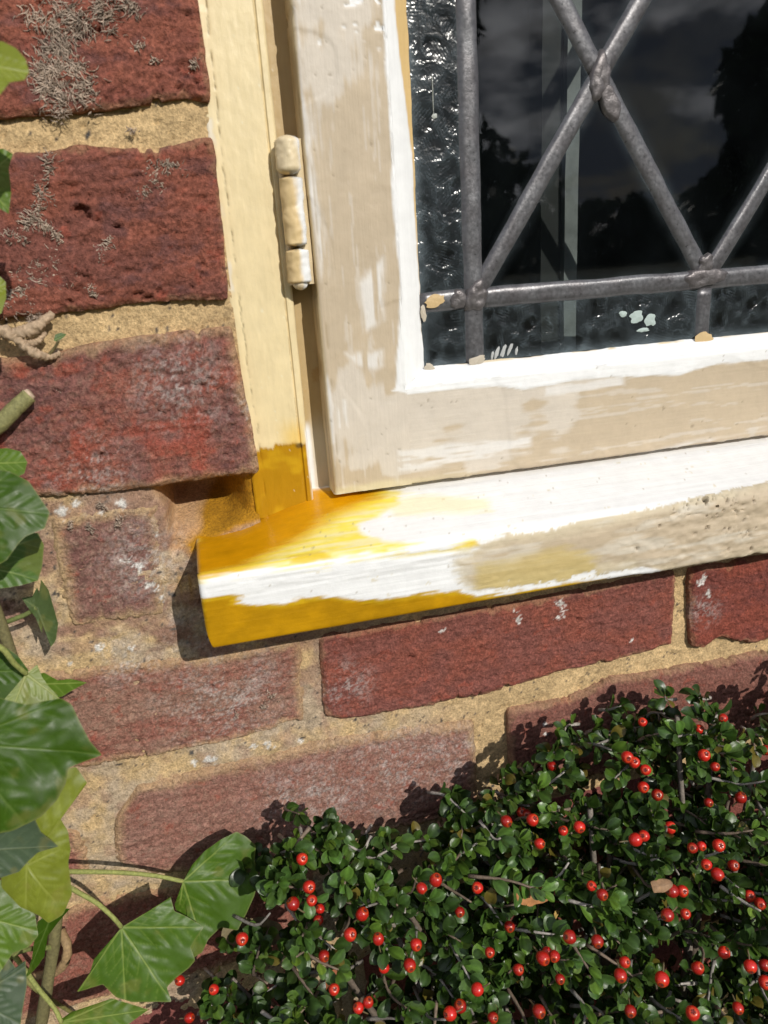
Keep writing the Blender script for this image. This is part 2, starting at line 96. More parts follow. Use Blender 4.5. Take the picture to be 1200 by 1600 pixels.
'btop':[[-90.3,-384.0],[-64.9,-380.3],[-52.7,-371.9],[-41.3,-330.7],[-35.4,-320.7],[-25.8,-317.7],[-10.3,-318.4],[8.8,-318.8],[27.6,-331.3],[41.0,-331.9],[61.2,-341.0],[75.6,-328.7],[88.0,-323.9],[107.7,-315.0],[125.6,-299.6],[144.0,-302.1],[154.9,-296.8],[169.4,-287.6],[192.0,-283.6],[216.2,-294.2],[242.0,-309.0],[266.1,-302.0]],
'berry':[[-14.7,-60.9,-321.6],[-13.5,-68.9,-331.2],[-13.6,-79.2,-328.9],[-9.3,-62.9,-352.0],[-11.0,-66.0,-355.5],[-21.9,-70.8,-336.7],[9.9,-71.2,-353.0],[0.7,-91.9,-340.4],[14.1,-86.6,-353.4],[-11.3,-80.7,-361.8],[-47.5,-66.6,-354.2],[-82.6,-43.0,-396.1],[-64.4,-64.8,-382.6],[-79.5,-55.8,-407.1],[47.5,-71.4,-343.5],[38.5,-78.0,-339.4],[64.5,-83.7,-341.7],[58.8,-72.0,-367.0],[87.5,-64.6,-325.0],[104.8,-50.9,-336.8],[100.3,-67.6,-325.2],[103.0,-48.3,-337.2],[98.9,-78.6,-329.8],[115.7,-70.5,-333.8],[118.2,-82.1,-322.3],[123.8,-40.9,-318.6],[174.5,-45.4,-299.7],[206.2,-50.2,-308.4],[213.6,-59.0,-297.4],[150.6,-69.6,-298.8],[154.7,-69.7,-302.9],[158.7,-73.7,-305.5],[163.0,-66.2,-323.0],[170.1,-68.3,-328.1],[193.0,-78.9,-330.6],[192.1,-73.6,-305.1],[196.6,-76.7,-311.0],[219.7,-70.6,-341.3],[253.7,-48.1,-335.3],[169.0,-82.0,-337.1],[141.3,-94.3,-325.9],[145.4,-94.8,-324.4],[163.6,-106.5,-326.5],[180.2,-92.2,-343.1],[179.2,-105.2,-330.7],[168.3,-111.2,-333.4],[172.1,-114.5,-337.2],[186.1,-108.2,-342.1],[158.2,-108.9,-348.4],[153.5,-107.7,-348.1],[147.8,-125.5,-341.9],[134.7,-130.5,-333.1],[112.5,-114.3,-330.7],[113.8,-102.6,-337.5],[101.3,-130.2,-337.0],[93.7,-120.2,-342.8],[91.3,-103.3,-369.7],[83.1,-115.7,-356.7],[91.0,-111.1,-363.6],[90.0,-118.9,-368.2],[71.9,-114.2,-361.3],[109.1,-139.3,-341.2],[107.0,-139.8,-347.4],[55.0,-106.1,-377.0],[47.7,-101.6,-390.4],[38.3,-116.2,-373.1],[61.8,-105.2,-357.6],[112.8,-139.8,-370.5],[124.8,-163.4,-346.3],[131.1,-134.8,-364.4],[168.4,-127.9,-369.5],[164.2,-144.5,-382.5],[170.8,-141.6,-363.2],[192.4,-127.9,-386.0],[149.3,-134.6,-364.4],[204.3,-101.0,-374.2],[204.6,-108.1,-372.1],[29.7,-95.9,-352.1],[27.3,-90.1,-370.5],[15.9,-84.9,-374.0],[2.5,-116.0,-352.8],[-2.0,-117.1,-353.0],[-10.4,-106.4,-352.2],[186.8,-135.1,-386.5],[72.6,-133.9,-362.5],[57.7,-118.1,-380.7],[79.9,-85.2,-369.7]],
'dead':{"orange":[96.2,-75.0,-364.8],"russet":[-8.0,-75.0,-384.5],"tan":[-45.0,-55.0,-396.9],"yellow":[107.3,-80.0,-377.6],"bark":[143.1,-112.0,-337.5]}}

# ------------------------------------------------------------------ numpy noise
def _h(i, j, k, s):
    n = (i.astype(np.int64) * 374761393 + j.astype(np.int64) * 668265263 + k.astype(np.int64) * 1274126177 + s * 974711) & 0xffffffff
    n = ((n ^ (n >> 13)) * 1274126177) & 0xffffffff
    n = ((n ^ (n >> 16)) * 2246822519) & 0xffffffff
    return ((n ^ (n >> 15)) & 0xffff) / 65535.0
def vn(x, y, z=None, s=0):
    x = np.asarray(x, float); y = np.asarray(y, float)
    z = np.zeros_like(x) if z is None else np.asarray(z, float)
    i, j, k = np.floor(x), np.floor(y), np.floor(z)
    u, v, w = x - i, y - j, z - k
    u = u*u*u*(u*(u*6-15)+10); v = v*v*v*(v*(v*6-15)+10); w = w*w*w*(w*(w*6-15)+10)
    i = i.astype(np.int64); j = j.astype(np.int64); k = k.astype(np.int64)
    r = 0
    for a in (0, 1):
        for b in (0, 1):
            for c in (0, 1):
                r = r + _h(i+a, j+b, k+c, s) * (u if a else 1-u) * (v if b else 1-v) * (w if c else 1-w)
    return r * 2 - 1
def fbm(x, y, z=None, s=0, o=4, g=0.5):
    t = 0; a = 1.0; n = 0
    for q in range(o):
        t = t + a * vn(x*2**q + q*17.3, y*2**q + q*9.1, None if z is None else z*2**q, s+q*31)
        n += a; a *= g
    return t / n
def sm(a, b, x):
    t = np.clip((x - a) / (b - a), 0, 1); return t*t*(3-2*t)
def sdf(x, y, poly):
    """signed distance to a polygon, negative inside"""
    P = np.array(poly, float); d = np.full(x.shape, 1e9); ins = np.zeros(x.shape, bool)
    for a, b in zip(P, np.roll(P, -1, 0)):
        e = b - a; wx, wy = x - a[0], y - a[1]
        t = np.clip((wx*e[0] + wy*e[1]) / (e @ e + 1e-12), 0, 1)
        d = np.minimum(d, np.hypot(wx - e[0]*t, wy - e[1]*t))
        c = ((a[1] > y) != (b[1] > y))
        if abs(e[1]) > 1e-9:
            ins ^= c & (x < e[0] * (y - a[1]) / e[1] + a[0])
    return np.where(ins, -d, d)
def mixc(c, new, m):
    return c * (1 - m[..., None]) + np.array(new) * m[..., None]

# ------------------------------------------------------------------ meshes
WO = {}
def make_mesh(name, V, faces, col=None, rgh=None, smooth=True, origin=None, sharp=None):
    V = np.asarray(V, np.float32).reshape(-1, 3)
    if origin is None:
        origin = (V.min(0) + V.max(0)) / 2
    me = bpy.data.meshes.new(name)
    flat = []; starts = []; tot = []; n = 0
    idx = []
    for F in faces:
        F = np.asarray(F, np.int32)
        if F.size == 0: continue
        k = F.shape[1]
        idx.append(F.ravel()); tot.append(np.full(len(F), k, np.int32))
        starts.append(n + np.arange(len(F), dtype=np.int32) * k); n += F.size
    idx = np.concatenate(idx); tot = np.concatenate(tot); starts = np.concatenate(starts)
    me.vertices.add(len(V)); me.vertices.foreach_set('co', ((V - origin) * MM).ravel().astype(np.float32))
    me.loops.add(len(idx)); me.loops.foreach_set('vertex_index', idx)
    me.polygons.add(len(starts)); me.polygons.foreach_set('loop_start', starts); me.polygons.foreach_set('loop_total', tot)
    me.polygons.foreach_set('use_smooth', np.full(len(starts), smooth))
    me.update(calc_edges=True)
    if sharp: me.set_sharp_from_angle(angle=math.radians(sharp))
    if col is not None:
        c = np.ones((len(V), 4), np.float32); c[:, :3] = np.clip(np.asarray(col).reshape(-1, 3), 0, 1)
        at = me.attributes.new('Col', 'FLOAT_COLOR', 'POINT'); at.data.foreach_set('color', c.ravel())
    if rgh is not None:
        at = me.attributes.new('Rgh', 'FLOAT', 'POINT'); at.data.foreach_set('value', np.asarray(rgh, np.float32).ravel())
    return me, np.array(origin, float)
def gquads(nu, nv, off=0, wrap=False):
    u = np.arange(nu - (0 if wrap else 1)); v = np.arange(nv - 1)
    U_, V_ = np.meshgrid(u, v, indexing='ij')
    a = U_ * nv + V_; b = ((U_ + 1) % nu) * nv + V_
    return np.stack([a, b, b + 1, a + 1], -1).reshape(-1, 4) + off
def link(name, me_o, mat=None, parent=None, **props):
    me, o = me_o
    ob = bpy.data.objects.new(name, me); COL.objects.link(ob)
    if mat is not None and not me.materials: me.materials.append(mat)
    base = WO[parent.name] if parent is not None else np.zeros(3)
    ob.location = tuple((o - base) * MM)
    if parent is not None: ob.parent = parent
    WO[ob.name] = o
    for k, v in props.items(): ob[k] = v
    return ob
def thing(name, label, cat, base, group=None):
    o = bpy.data.objects.new(name, None); COL.objects.link(o)
    o.empty_display_size = 0.02
    o.location = tuple(np.array(base, float) * MM); WO[o.name] = np.array(base, float)
    o['label'] = label; o['category'] = cat
    if group: o['group'] = group
    return o
class Geo:
    """collects pieces into one mesh"""
    def __init__(s): s.V = []; s.Q = []; s.T = []; s.C = []; s.n = 0
    def add(s, V, Q=None, T=None, C=None):
        V = np.asarray(V, float).reshape(-1, 3)
        s.V.append(V)
        if Q is not None and len(Q): s.Q.append(np.asarray(Q) + s.n)
        if T is not None and len(T): s.T.append(np.asarray(T) + s.n)
        s.C.append(np.broadcast_to(np.array((.5, .5, .5) if C is None else C, float), V.shape) if C is None or np.ndim(C) == 1 else np.asarray(C).reshape(-1, 3))
        s.n += len(V)
    def mesh(s, name, smooth=True, origin=None):
        F = []
        if s.Q: F.append(np.concatenate(s.Q))
        if s.T: F.append(np.concatenate(s.T))
        return make_mesh(name, np.concatenate(s.V), F, np.concatenate(s.C), None, smooth, origin)
def resample(pts, n):
    P = np.array(pts, float); d = np.r_[0, np.cumsum(np.linalg.norm(np.diff(P, axis=0), axis=1))]
    t = np.linspace(0, d[-1], n)
    return np.stack([np.interp(t, d, P[:, k]) for k in range(P.shape[1])], 1)
def smoothline(pts, n):
    """Catmull-Rom through the points"""
    P = np.array(pts, float)
    if len(P) < 3: return resample(P, n)
    Q = np.vstack([2*P[0]-P[1], P, 2*P[-1]-P[-2]]); out = []
    for i in range(1, len(Q)-2):
        t = np.linspace(0, 1, 12, endpoint=False)[:, None]
        a, b, c, d = Q[i-1], Q[i], Q[i+1], Q[i+2]
        out.append(.5*((2*b) + (-a+c)*t + (2*a-5*b+4*c-d)*t**2 + (-a+3*b-3*c+d)*t**3))
    out.append(P[-1:]); return resample(np.vstack(out), n)
def tube_geo(pts, rad, sides=8, n=None, lump=0.0, seed=0, cap=True):
    P = smoothline(pts, n) if n else np.array(pts, float)
    N = len(P); rad = np.interp(np.linspace(0, 1, N), np.linspace(0, 1, len(np.atleast_1d(rad))), np.atleast_1d(rad)) if np.ndim(rad) else np.full(N, rad)
    T = np.gradient(P, axis=0); T /= np.linalg.norm(T, axis=1)[:, None] + 1e-9
    ref = np.array([.31, .22, .93]); V = np.zeros((N, sides, 3))
    A = np.cross(T, ref); A /= np.linalg.norm(A, axis=1)[:, None] + 1e-9; B = np.cross(T, A)
    for k in range(sides):
        a = 2*math.pi*k/sides
        r = rad
        if lump: r = rad * (1 + lump * vn(np.arange(N)*.7, np.full(N, math.cos(a)*1.5+5), np.full(N, math.sin(a)*1.5), seed))
        V[:, k] = P + (A*math.cos(a) + B*math.sin(a)) * r[:, None]
    i = np.arange(N-1)[:, None]; k = np.arange(sides)[None]; k2 = (k+1) % sides
    Q = np.stack([i*sides+k, i*sides+k2, (i+1)*sides+k2, (i+1)*sides+k], -1).reshape(-1, 4)
    V = V.reshape(-1, 3); Tt = np.zeros((0, 3), int)
    if cap:
        V = np.vstack([V, P[:1], P[-1:]]); c = N*sides; kk = np.arange(sides); k2 = (kk+1) % sides
        Tt = np.vstack([np.stack([np.full(sides, c), k2, kk], 1), np.stack([np.full(sides, c+1), (N-1)*sides+kk, (N-1)*sides+k2], 1)])
    return V, Q, Tt

# ------------------------------------------------------------------ materials
def nodes(name):
    m = bpy.data.materials.new(name); m.use_nodes = True
    nt = m.node_tree; b = nt.nodes['Principled BSDF']
    return m, nt.nodes, nt.links, b
def attr(n, a):
    x = n.new('ShaderNodeAttribute'); x.attribute_name = a; return x
def noise(n, l, scale, detail=4, rough=.55, stretch=None, coord='Object'):
    t = n.new('ShaderNodeTexCoord'); x = n.new('ShaderNodeTexNoise')
    x.inputs['Scale'].default_value = scale; x.inputs['Detail'].default_value = detail; x.inputs['Roughness'].default_value = rough
    if stretch:
        m = n.new('ShaderNodeMapping'); m.inputs['Scale'].default_value = stretch
        l.new(t.outputs[coord], m.inputs['Vector']); l.new(m.outputs['Vector'], x.inputs['Vector'])
    else: l.new(t.outputs[coord], x.inputs['Vector'])
    return x
def math_(n, l, op, a, b):
    x = n.new('ShaderNodeMath'); x.operation = op
    for i, v in enumerate((a, b)):
        if hasattr(v, 'links') or hasattr(v, 'is_linked'): l.new(v, x.inputs[i])
        else: x.inputs[i].default_value = v
    return x.outputs[0]
def maprange(n, l, v, a, b, c, d):
    x = n.new('ShaderNodeMapRange'); l.new(v, x.inputs['Value'])
    for k, q in zip(('From Min', 'From Max', 'To Min', 'To Max'), (a, b, c, d)): x.inputs[k].default_value = q
    return x.outputs['Result']
def mul_color(n, l, c, f):
    x = n.new('ShaderNodeVectorMath'); x.operation = 'SCALE'; l.new(c, x.inputs[0]); l.new(f, x.inputs['Scale']); return x.outputs[0]
def bump(n, l, b, h, strength, dist, prev=None):
    x = n.new('ShaderNodeBump'); x.inputs['Strength'].default_value = strength; x.inputs['Distance'].default_value = dist
    l.new(h, x.inputs['Height'])
    if prev is not None: l.new(prev, x.inputs['Normal'])
    if b is not None: l.new(x.outputs['Normal'], b.inputs['Normal'])
    return x.outputs['Normal']

def masonry(name, grain, var, b1, b2, rough=.92):
    m, n, l, b = nodes(name)
    c = attr(n, 'Col')
    f = noise(n, l, grain, 3, .75); g = noise(n, l, grain*.3, 4, .65)
    fac = math_(n, l, 'MULTIPLY', maprange(n, l, f.outputs['Fac'], .3, .7, 1-var, 1+var), maprange(n, l, g.outputs['Fac'], .3, .7, 1-var*.45, 1+var*.45))
    l.new(mul_color(n, l, c.outputs['Color'], fac), b.inputs['Base Color'])
    b.inputs['Roughness'].default_value = rough
    b.inputs['Specular IOR Level'].default_value = .25
    n1 = bump(n, l, None, g.outputs['Fac'], b1, .0014)
    bump(n, l, b, f.outputs['Fac'], b2, .0009, n1)
    return m
M = {}
M['brick'] = masonry('brick', 800, .42, .7, 1.0)
M['mortar'] = masonry('mortar', 850, .36, .6, 1.0, .95)
def paint(name, stretch, strength=.25):
    m, n, l, b = nodes(name)
    c = attr(n, 'Col'); r = attr(n, 'Rgh')
    s = noise(n, l, 900, 3, .5, stretch); d = noise(n, l, 110, 4, .6); e = noise(n, l, 2600, 2, .5)
    f = math_(n, l, 'MULTIPLY', maprange(n, l, s.outputs['Fac'], .3, .7, .975, 1.02), maprange(n, l, d.outputs['Fac'], .3, .7, .95, 1.04))
    l.new(mul_color(n, l, c.outputs['Color'], f), b.inputs['Base Color'])
    l.new(r.outputs['Fac'], b.inputs['Roughness'])
    b.inputs['Specular IOR Level'].default_value = .4
    n1 = bump(n, l, None, s.outputs['Fac'], strength, .0005)
    n2 = bump(n, l, None, d.outputs['Fac'], .25, .0012, n1)
    bump(n, l, b, e.outputs['Fac'], .12, .0003, n2)
    return m
M['paint_up'] = paint('brushed_paint_upright', (1, 1, .06))
M['paint_along'] = paint('brushed_paint_along', (.05, 1, 1))
M['paint_smooth'] = paint('smooth_old_gloss_paint', (1, 1, .1), .1)
M['paint_thick'] = paint('thick_old_paint', (.5, .5, .4), .3)
def simple(name, col, rough=.6, var=.2, scale=300, bst=.3, metal=0, stretch=None, spec=.4, obrand=False):
    m, n, l, b = nodes(name)
    f = noise(n, l, scale, 4, .6, stretch)
    rgb = n.new('ShaderNodeRGB'); rgb.outputs[0].default_value = (*col, 1)
    l.new(mul_color(n, l, rgb.outputs[0], maprange(n, l, f.outputs['Fac'], .3, .7, 1-var, 1+var)), b.inputs['Base Color'])
    b.inputs['Roughness'].default_value = rough; b.inputs['Metallic'].default_value = metal
    b.inputs['Specular IOR Level'].default_value = spec
    bump(n, l, b, f.outputs['Fac'], bst, .0006)
    return m
def lead_mat(name, col, rough, scale, bst):
    m, n, l, b = nodes(name)
    f = noise(n, l, scale, 5, .65); g = noise(n, l, 90, 3, .5)
    cr_ = n.new('ShaderNodeValToRGB'); e = cr_.color_ramp.elements
    e[0].position = .3; e[0].color = (col[0]*.68, col[1]*.64, col[2]*.64, 1); e[1].position = .68; e[1].color = (*col, 1)
    l.new(g.outputs['Fac'], cr_.inputs['Fac'])
    l.new(mul_color(n, l, cr_.outputs['Color'], maprange(n, l, f.outputs['Fac'], .3, .7, .75, 1.2)), b.inputs['Base Color'])
    b.inputs['Metallic'].default_value = .45
    l.new(maprange(n, l, f.outputs['Fac'], .3, .7, rough-.08, rough+.12), b.inputs['Roughness'])
    bump(n, l, b, f.outputs['Fac'], bst, .0004)
    return m
M['lead'] = lead_mat('lead', (.145, .145, .152), .34, 500, .3)
M['solder'] = lead_mat('solder', (.15, .138, .138), .38, 420, .7)

def glass(name, textured):
    m, n, l, b = nodes(name); n.remove(b)
    out = n['Material Output']
    tr = n.new('ShaderNodeBsdfTransparent'); gl = n.new('ShaderNodeBsdfGlossy'); df = n.new('ShaderNodeBsdfDiffuse')
    fr = n.new('ShaderNodeFresnel'); fr.inputs['IOR'].default_value = 1.52
    gl.inputs['Roughness'].default_value = .21 if textured else .02
    tr.inputs['Color'].default_value = (.80, .86, .85, 1) if textured else (.86, .89, .88, 1)
    mx = n.new('ShaderNodeMixShader'); l.new(fr.outputs[0], mx.inputs[0]); l.new(tr.outputs[0], mx.inputs[1]); l.new(gl.outputs[0], mx.inputs[2])
    edge = attr(n, 'Rgh')                                   # 1 at the rim of the pane, 0 inside
    tcd = n.new('ShaderNodeTexCoord')
    if textured:
        vo = n.new('ShaderNodeTexVoronoi'); vo.inputs['Scale'].default_value = 80
        wn_ = noise(n, l, 120, 3, .6); wsc = n.new('ShaderNodeVectorMath'); wsc.operation = 'SCALE'; wsc.inputs['Scale'].default_value = .010
        l.new(wn_.outputs['Color'], wsc.inputs[0]); wad = n.new('ShaderNodeVectorMath'); wad.operation = 'ADD'
        l.new(tcd.outputs['Object'], wad.inputs[0]); l.new(wsc.outputs[0], wad.inputs[1]); l.new(wad.outputs[0], vo.inputs['Vector'])
        # fine combed ridges, another direction in each chip
        sep = n.new('ShaderNodeSeparateXYZ'); l.new(vo.outputs['Position'], sep.inputs[0])
        po = n.new('ShaderNodeSeparateXYZ'); l.new(tcd.outputs['Object'], po.inputs[0])
        cs = n.new('ShaderNodeSeparateColor'); l.new(vo.outputs['Color'], cs.inputs[0])
        ang = math_(n, l, 'MULTIPLY', cs.outputs[0], 2.6)
        cx = math_(n, l, 'MULTIPLY', math_(n, l, 'COSINE', ang, 0.0), po.outputs['X'])
        cz = math_(n, l, 'MULTIPLY', math_(n, l, 'SINE', ang, 0.0), po.outputs['Z'])
        rdg = math_(n, l, 'SINE', math_(n, l, 'MULTIPLY', math_(n, l, 'ADD', cx, cz), 4700.0), 0.0)
        nz = noise(n, l, 150, 3, .5)
        amp = maprange(n, l, nz.outputs['Fac'], .42, .62, 0.0, 1.0)
        n1 = bump(n, l, None, vo.outputs['Distance'], .26, .004)
        n2 = bump(n, l, None, math_(n, l, 'MULTIPLY', rdg, amp), .08, .00025, n1)
        l.new(n2, gl.inputs['Normal']); l.new(n2, fr.inputs['Normal'])
        # frosted film left by the chips
        rip = math_(n, l, 'SINE', math_(n, l, 'MULTIPLY', vo.outputs['Distance'], 19.0), 0.0)
        nz2 = noise(n, l, 110, 2, .5); amp2 = maprange(n, l, nz2.outputs['Fac'], .45, .6, 0.0, 1.0)
        n3 = bump(n, l, None, math_(n, l, 'MULTIPLY', rip, amp2), .24, .0005, n2)
        l.new(n3, gl.inputs['Normal']); l.new(n3, fr.inputs['Normal'])
        film = math_(n, l, 'ADD', math_(n, l, 'MULTIPLY', amp, maprange(n, l, rdg, -.3, 1.0, 0.02, .10)), math_(n, l, 'MULTIPLY', amp2, maprange(n, l, rip, .3, 1.0, 0.0, .06))); film = math_(n, l, 'ADD', film, maprange(n, l, vo.outputs['Distance'], .2, .75, .005, .06))
    else:
        nz = noise(n, l, 25, 2, .5)
        pass
        film = maprange(n, l, nz.outputs['Fac'], .3, .8, .0, .012)
    sp = noise(n, l, 1900, 2, .5); sp2 = noise(n, l, 60, 3, .6)
    dots = maprange(n, l, sp.outputs['Fac'], .70, .78, 0, .30)
    rim = math_(n, l, 'MULTIPLY', math_(n, l, 'POWER', edge.outputs['Fac'], 2.0), maprange(n, l, sp2.outputs['Fac'], .3, .7, .06, .40))
    fac = math_(n, l, 'ADD', math_(n, l, 'ADD', film, dots), rim)
    df.inputs['Color'].default_value = (.30, .37, .41, 1)
    m2 = n.new('ShaderNodeMixShader'); l.new(fac, m2.inputs[0]); l.new(mx.outputs[0], m2.inputs[1]); l.new(df.outputs[0], m2.inputs[2])
    l.new(m2.outputs[0], out.inputs['Surface'])
    return m
M['glass'] = glass('clear_glass', False)
M['glass_tex'] = glass('chipped_glass', True)

def leafmat(name, gloss, trans, speck, objrand=0.0, base_spec=.5, mott=.2, bst=.22):
    m, n, l, b = nodes(name)
    c = attr(n, 'Col'); f = noise(n, l, 260, 4, .6); g = noise(n, l, 1500, 2, .5)
    col = mul_color(n, l, c.outputs['Color'], maprange(n, l, f.outputs['Fac'], .3, .7, 1-mott, 1+mott))
    if objrand:
        oi = n.new('ShaderNodeObjectInfo')
        col = mul_color(n, l, col, maprange(n, l, oi.outputs['Random'], 0, 1, 1-objrand, 1+objrand))
    mxn = n.new('ShaderNodeMix'); mxn.data_type = 'RGBA'; mxn.inputs['B'].default_value = (.55, .57, .5, 1)
    l.new(maprange(n, l, g.outputs['Fac'], .74, .80, 0, speck), mxn.inputs['Factor']); l.new(col, mxn.inputs['A'])
    l.new(mxn.outputs['Result'], b.inputs['Base Color'])
    l.new(maprange(n, l, f.outputs['Fac'], .3, .7, gloss-.06, gloss+.1), b.inputs['Roughness'])
    b.inputs['Specular IOR Level'].default_value = base_spec
    nb = bump(n, l, b, f.outputs['Fac'], bst, .0008)
    tl = n.new('ShaderNodeBsdfTranslucent')
    v = n.new('ShaderNodeVectorMath'); v.operation = 'MULTIPLY'; v.inputs[1].default_value = (1.5, 1.7, .35); l.new(col, v.inputs[0]); l.new(v.outputs[0], tl.inputs['Color'])
    mx = n.new('ShaderNodeMixShader'); mx.inputs[0].default_value = trans
    l.new(b.outputs[0], mx.inputs[1]); l.new(tl.outputs[0], mx.inputs[2]); l.new(mx.outputs[0], n['Material Output'].inputs['Surface'])
    return m
M['ivy'] = leafmat('ivy_leaf', .38, .10, .22, 0, .17, .08, .06)
M['shrub_leaf'] = leafmat('shrub_leaf', .34, .08, .40, .36, .36)
def attmat(name, rough, scale=400, var=.2, bst=.3, spec=.4, coat=0):
    m, n, l, b = nodes(name); c = attr(n, 'Col'); f = noise(n, l, scale, 4, .6)
    l.new(mul_color(n, l, c.outputs['Color'], maprange(n, l, f.outputs['Fac'], .3, .7, 1-var, 1+var)), b.inputs['Base Color'])
    b.inputs['Roughness'].default_value = rough; b.inputs['Specular IOR Level'].default_value = spec; b.inputs['Coat Weight'].default_value = coat
    b.inputs['Coat Roughness'].default_value = .15
    bump(n, l, b, f.outputs['Fac'], bst, .0006); return m
M['berry'] = attmat('berry_skin', .32, 500, .12, .12, .5, .25)
M['stem'] = attmat('stem_bark', .75, 700, .3, .5)
M['rootlet'] = attmat('rootlet', .85, 600, .3, .2)
M['dead'] = attmat('dead_leaf', .7, 350, .3, .4)

# ------------------------------------------------------------------ ground, room
def box(name, lo, hi, mat, parent=None, skip=(), **kw):
    x0, y0, z0 = lo; x1, y1, z1 = hi
    V = [(x0,y0,z0),(x1,y0,z0),(x1,y1,z0),(x0,y1,z0),(x0,y0,z1),(x1,y0,z1),(x1,y1,z1),(x0,y1,z1)]
    F = {'b':(0,3,2,1),'t':(4,5,6,7),'f':(0,1,5,4),'k':(3,7,6,2),'l':(0,4,7,3),'r':(1,2,6,5)}
    return link(name, make_mesh(name, V, [[F[k] for k in F if k not in skip]], smooth=False), mat, parent, **kw)
M['soil'] = simple('soil_and_grass', (.07, .075, .035), .95, .5, 14, .8)
link('ground', make_mesh('ground', [(-4e5,-4e5,-640),(4e5,-4e5,-640),(4e5,4e5,-640),(-4e5,4e5,-640)], [[(0,1,2,3)]], smooth=False), M['soil'], kind='structure')
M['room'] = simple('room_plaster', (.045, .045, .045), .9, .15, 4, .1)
def room():
    x0, x1, y0, y1, z0, z1 = -900, 2400, 60, 3000, -635, 1500
    V = [(x0,y0,z0),(x1,y0,z0),(x1,y1,z0),(x0,y1,z0),(x0,y0,z1),(x1,y0,z1),(x1,y1,z1),(x0,y1,z1)]
    # window opening in the near side
    V += [(20,y0,-150),(575,y0,-150),(575,y0,420),(20,y0,420)]
    F = [(0,1,2,3),(4,7,6,5),(3,2,6,7),(0,3,7,4),(1,5,6,2),(0,8,9,1),(1,9,10,5),(5,10,11,4),(4,11,8,0)]
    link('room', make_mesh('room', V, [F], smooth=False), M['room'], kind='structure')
room()

# ------------------------------------------------------------------ brick wall
wall = thing('brick_wall', 'weathered red brick wall with sandy mortar joints around the leaded window', 'wall', (100, 6, -640))
SPL = np.array(D['splash']); BLM = np.array(D['bloom']); PIT = np.array(D['pit'])
def splash_mask(x, z):
    m = np.zeros_like(x); n1 = fbm(x*.28, z*.28, None, 5, 5, .65); n2 = fbm(x*.9, z*.9, None, 15, 3, .6)
    for sx, sz, r in SPL:
        d = np.hypot(x-sx, z-sz) / r
        m = np.maximum(m, sm(.10, .35, 1.05 - d*.9 + .9*n1 + .5*n2 - .55))
    return m
def bloom_mask(x, z):
    m = np.zeros_like(x); n2 = fbm(x*.7, z*.7, None, 45, 4, .75); n1 = fbm(x*.12, z*.12, None, 41, 3)
    for sx, sz, r in BLM:
        d = np.hypot(x-sx, z-sz) / r
        m = np.maximum(m, np.clip(1.15-d, 0, 1) * sm(-.15, .55, n2 + .5*n1))
    return m
MORT = np.array((.57, .405, .21))
PAL = dict(r1=((.20,.068,.053),(.25,.085,.06)), r2=((.222,.074,.053),(.175,.064,.052)), r3=((.19,.080,.072),(.24,.080,.06)),
    r4=((.21,.105,.092),(.18,.085,.078)), r5a=((.26,.14,.112),(.25,.10,.08)), r5b=((.20,.070,.060),(.235,.072,.054)),
    r5c=((.22,.058,.042),(.18,.054,.046)), r6a=((.27,.14,.118),(.25,.115,.094)), r6b=((.225,.098,.082),(.20,.08,.066)),
    r6l=((.27,.10,.085),(.30,.13,.1)), r7=((.26,.10,.08),(.25,.09,.07)))
PROUD = dict(r1=-1.0, r2=-1.6, r3=-3.0, r4=.5, r5a=-.5, r5b=-1.0, r5c=-1.6, r6a=-.9, r6b=-.8, r6l=-.4, r7=-.5)
WORN = dict(r3=.55, r4=1.35, r5a=1., r6a=.9, r6l=1., r7=.9, r5b=.12, r6b=.3)
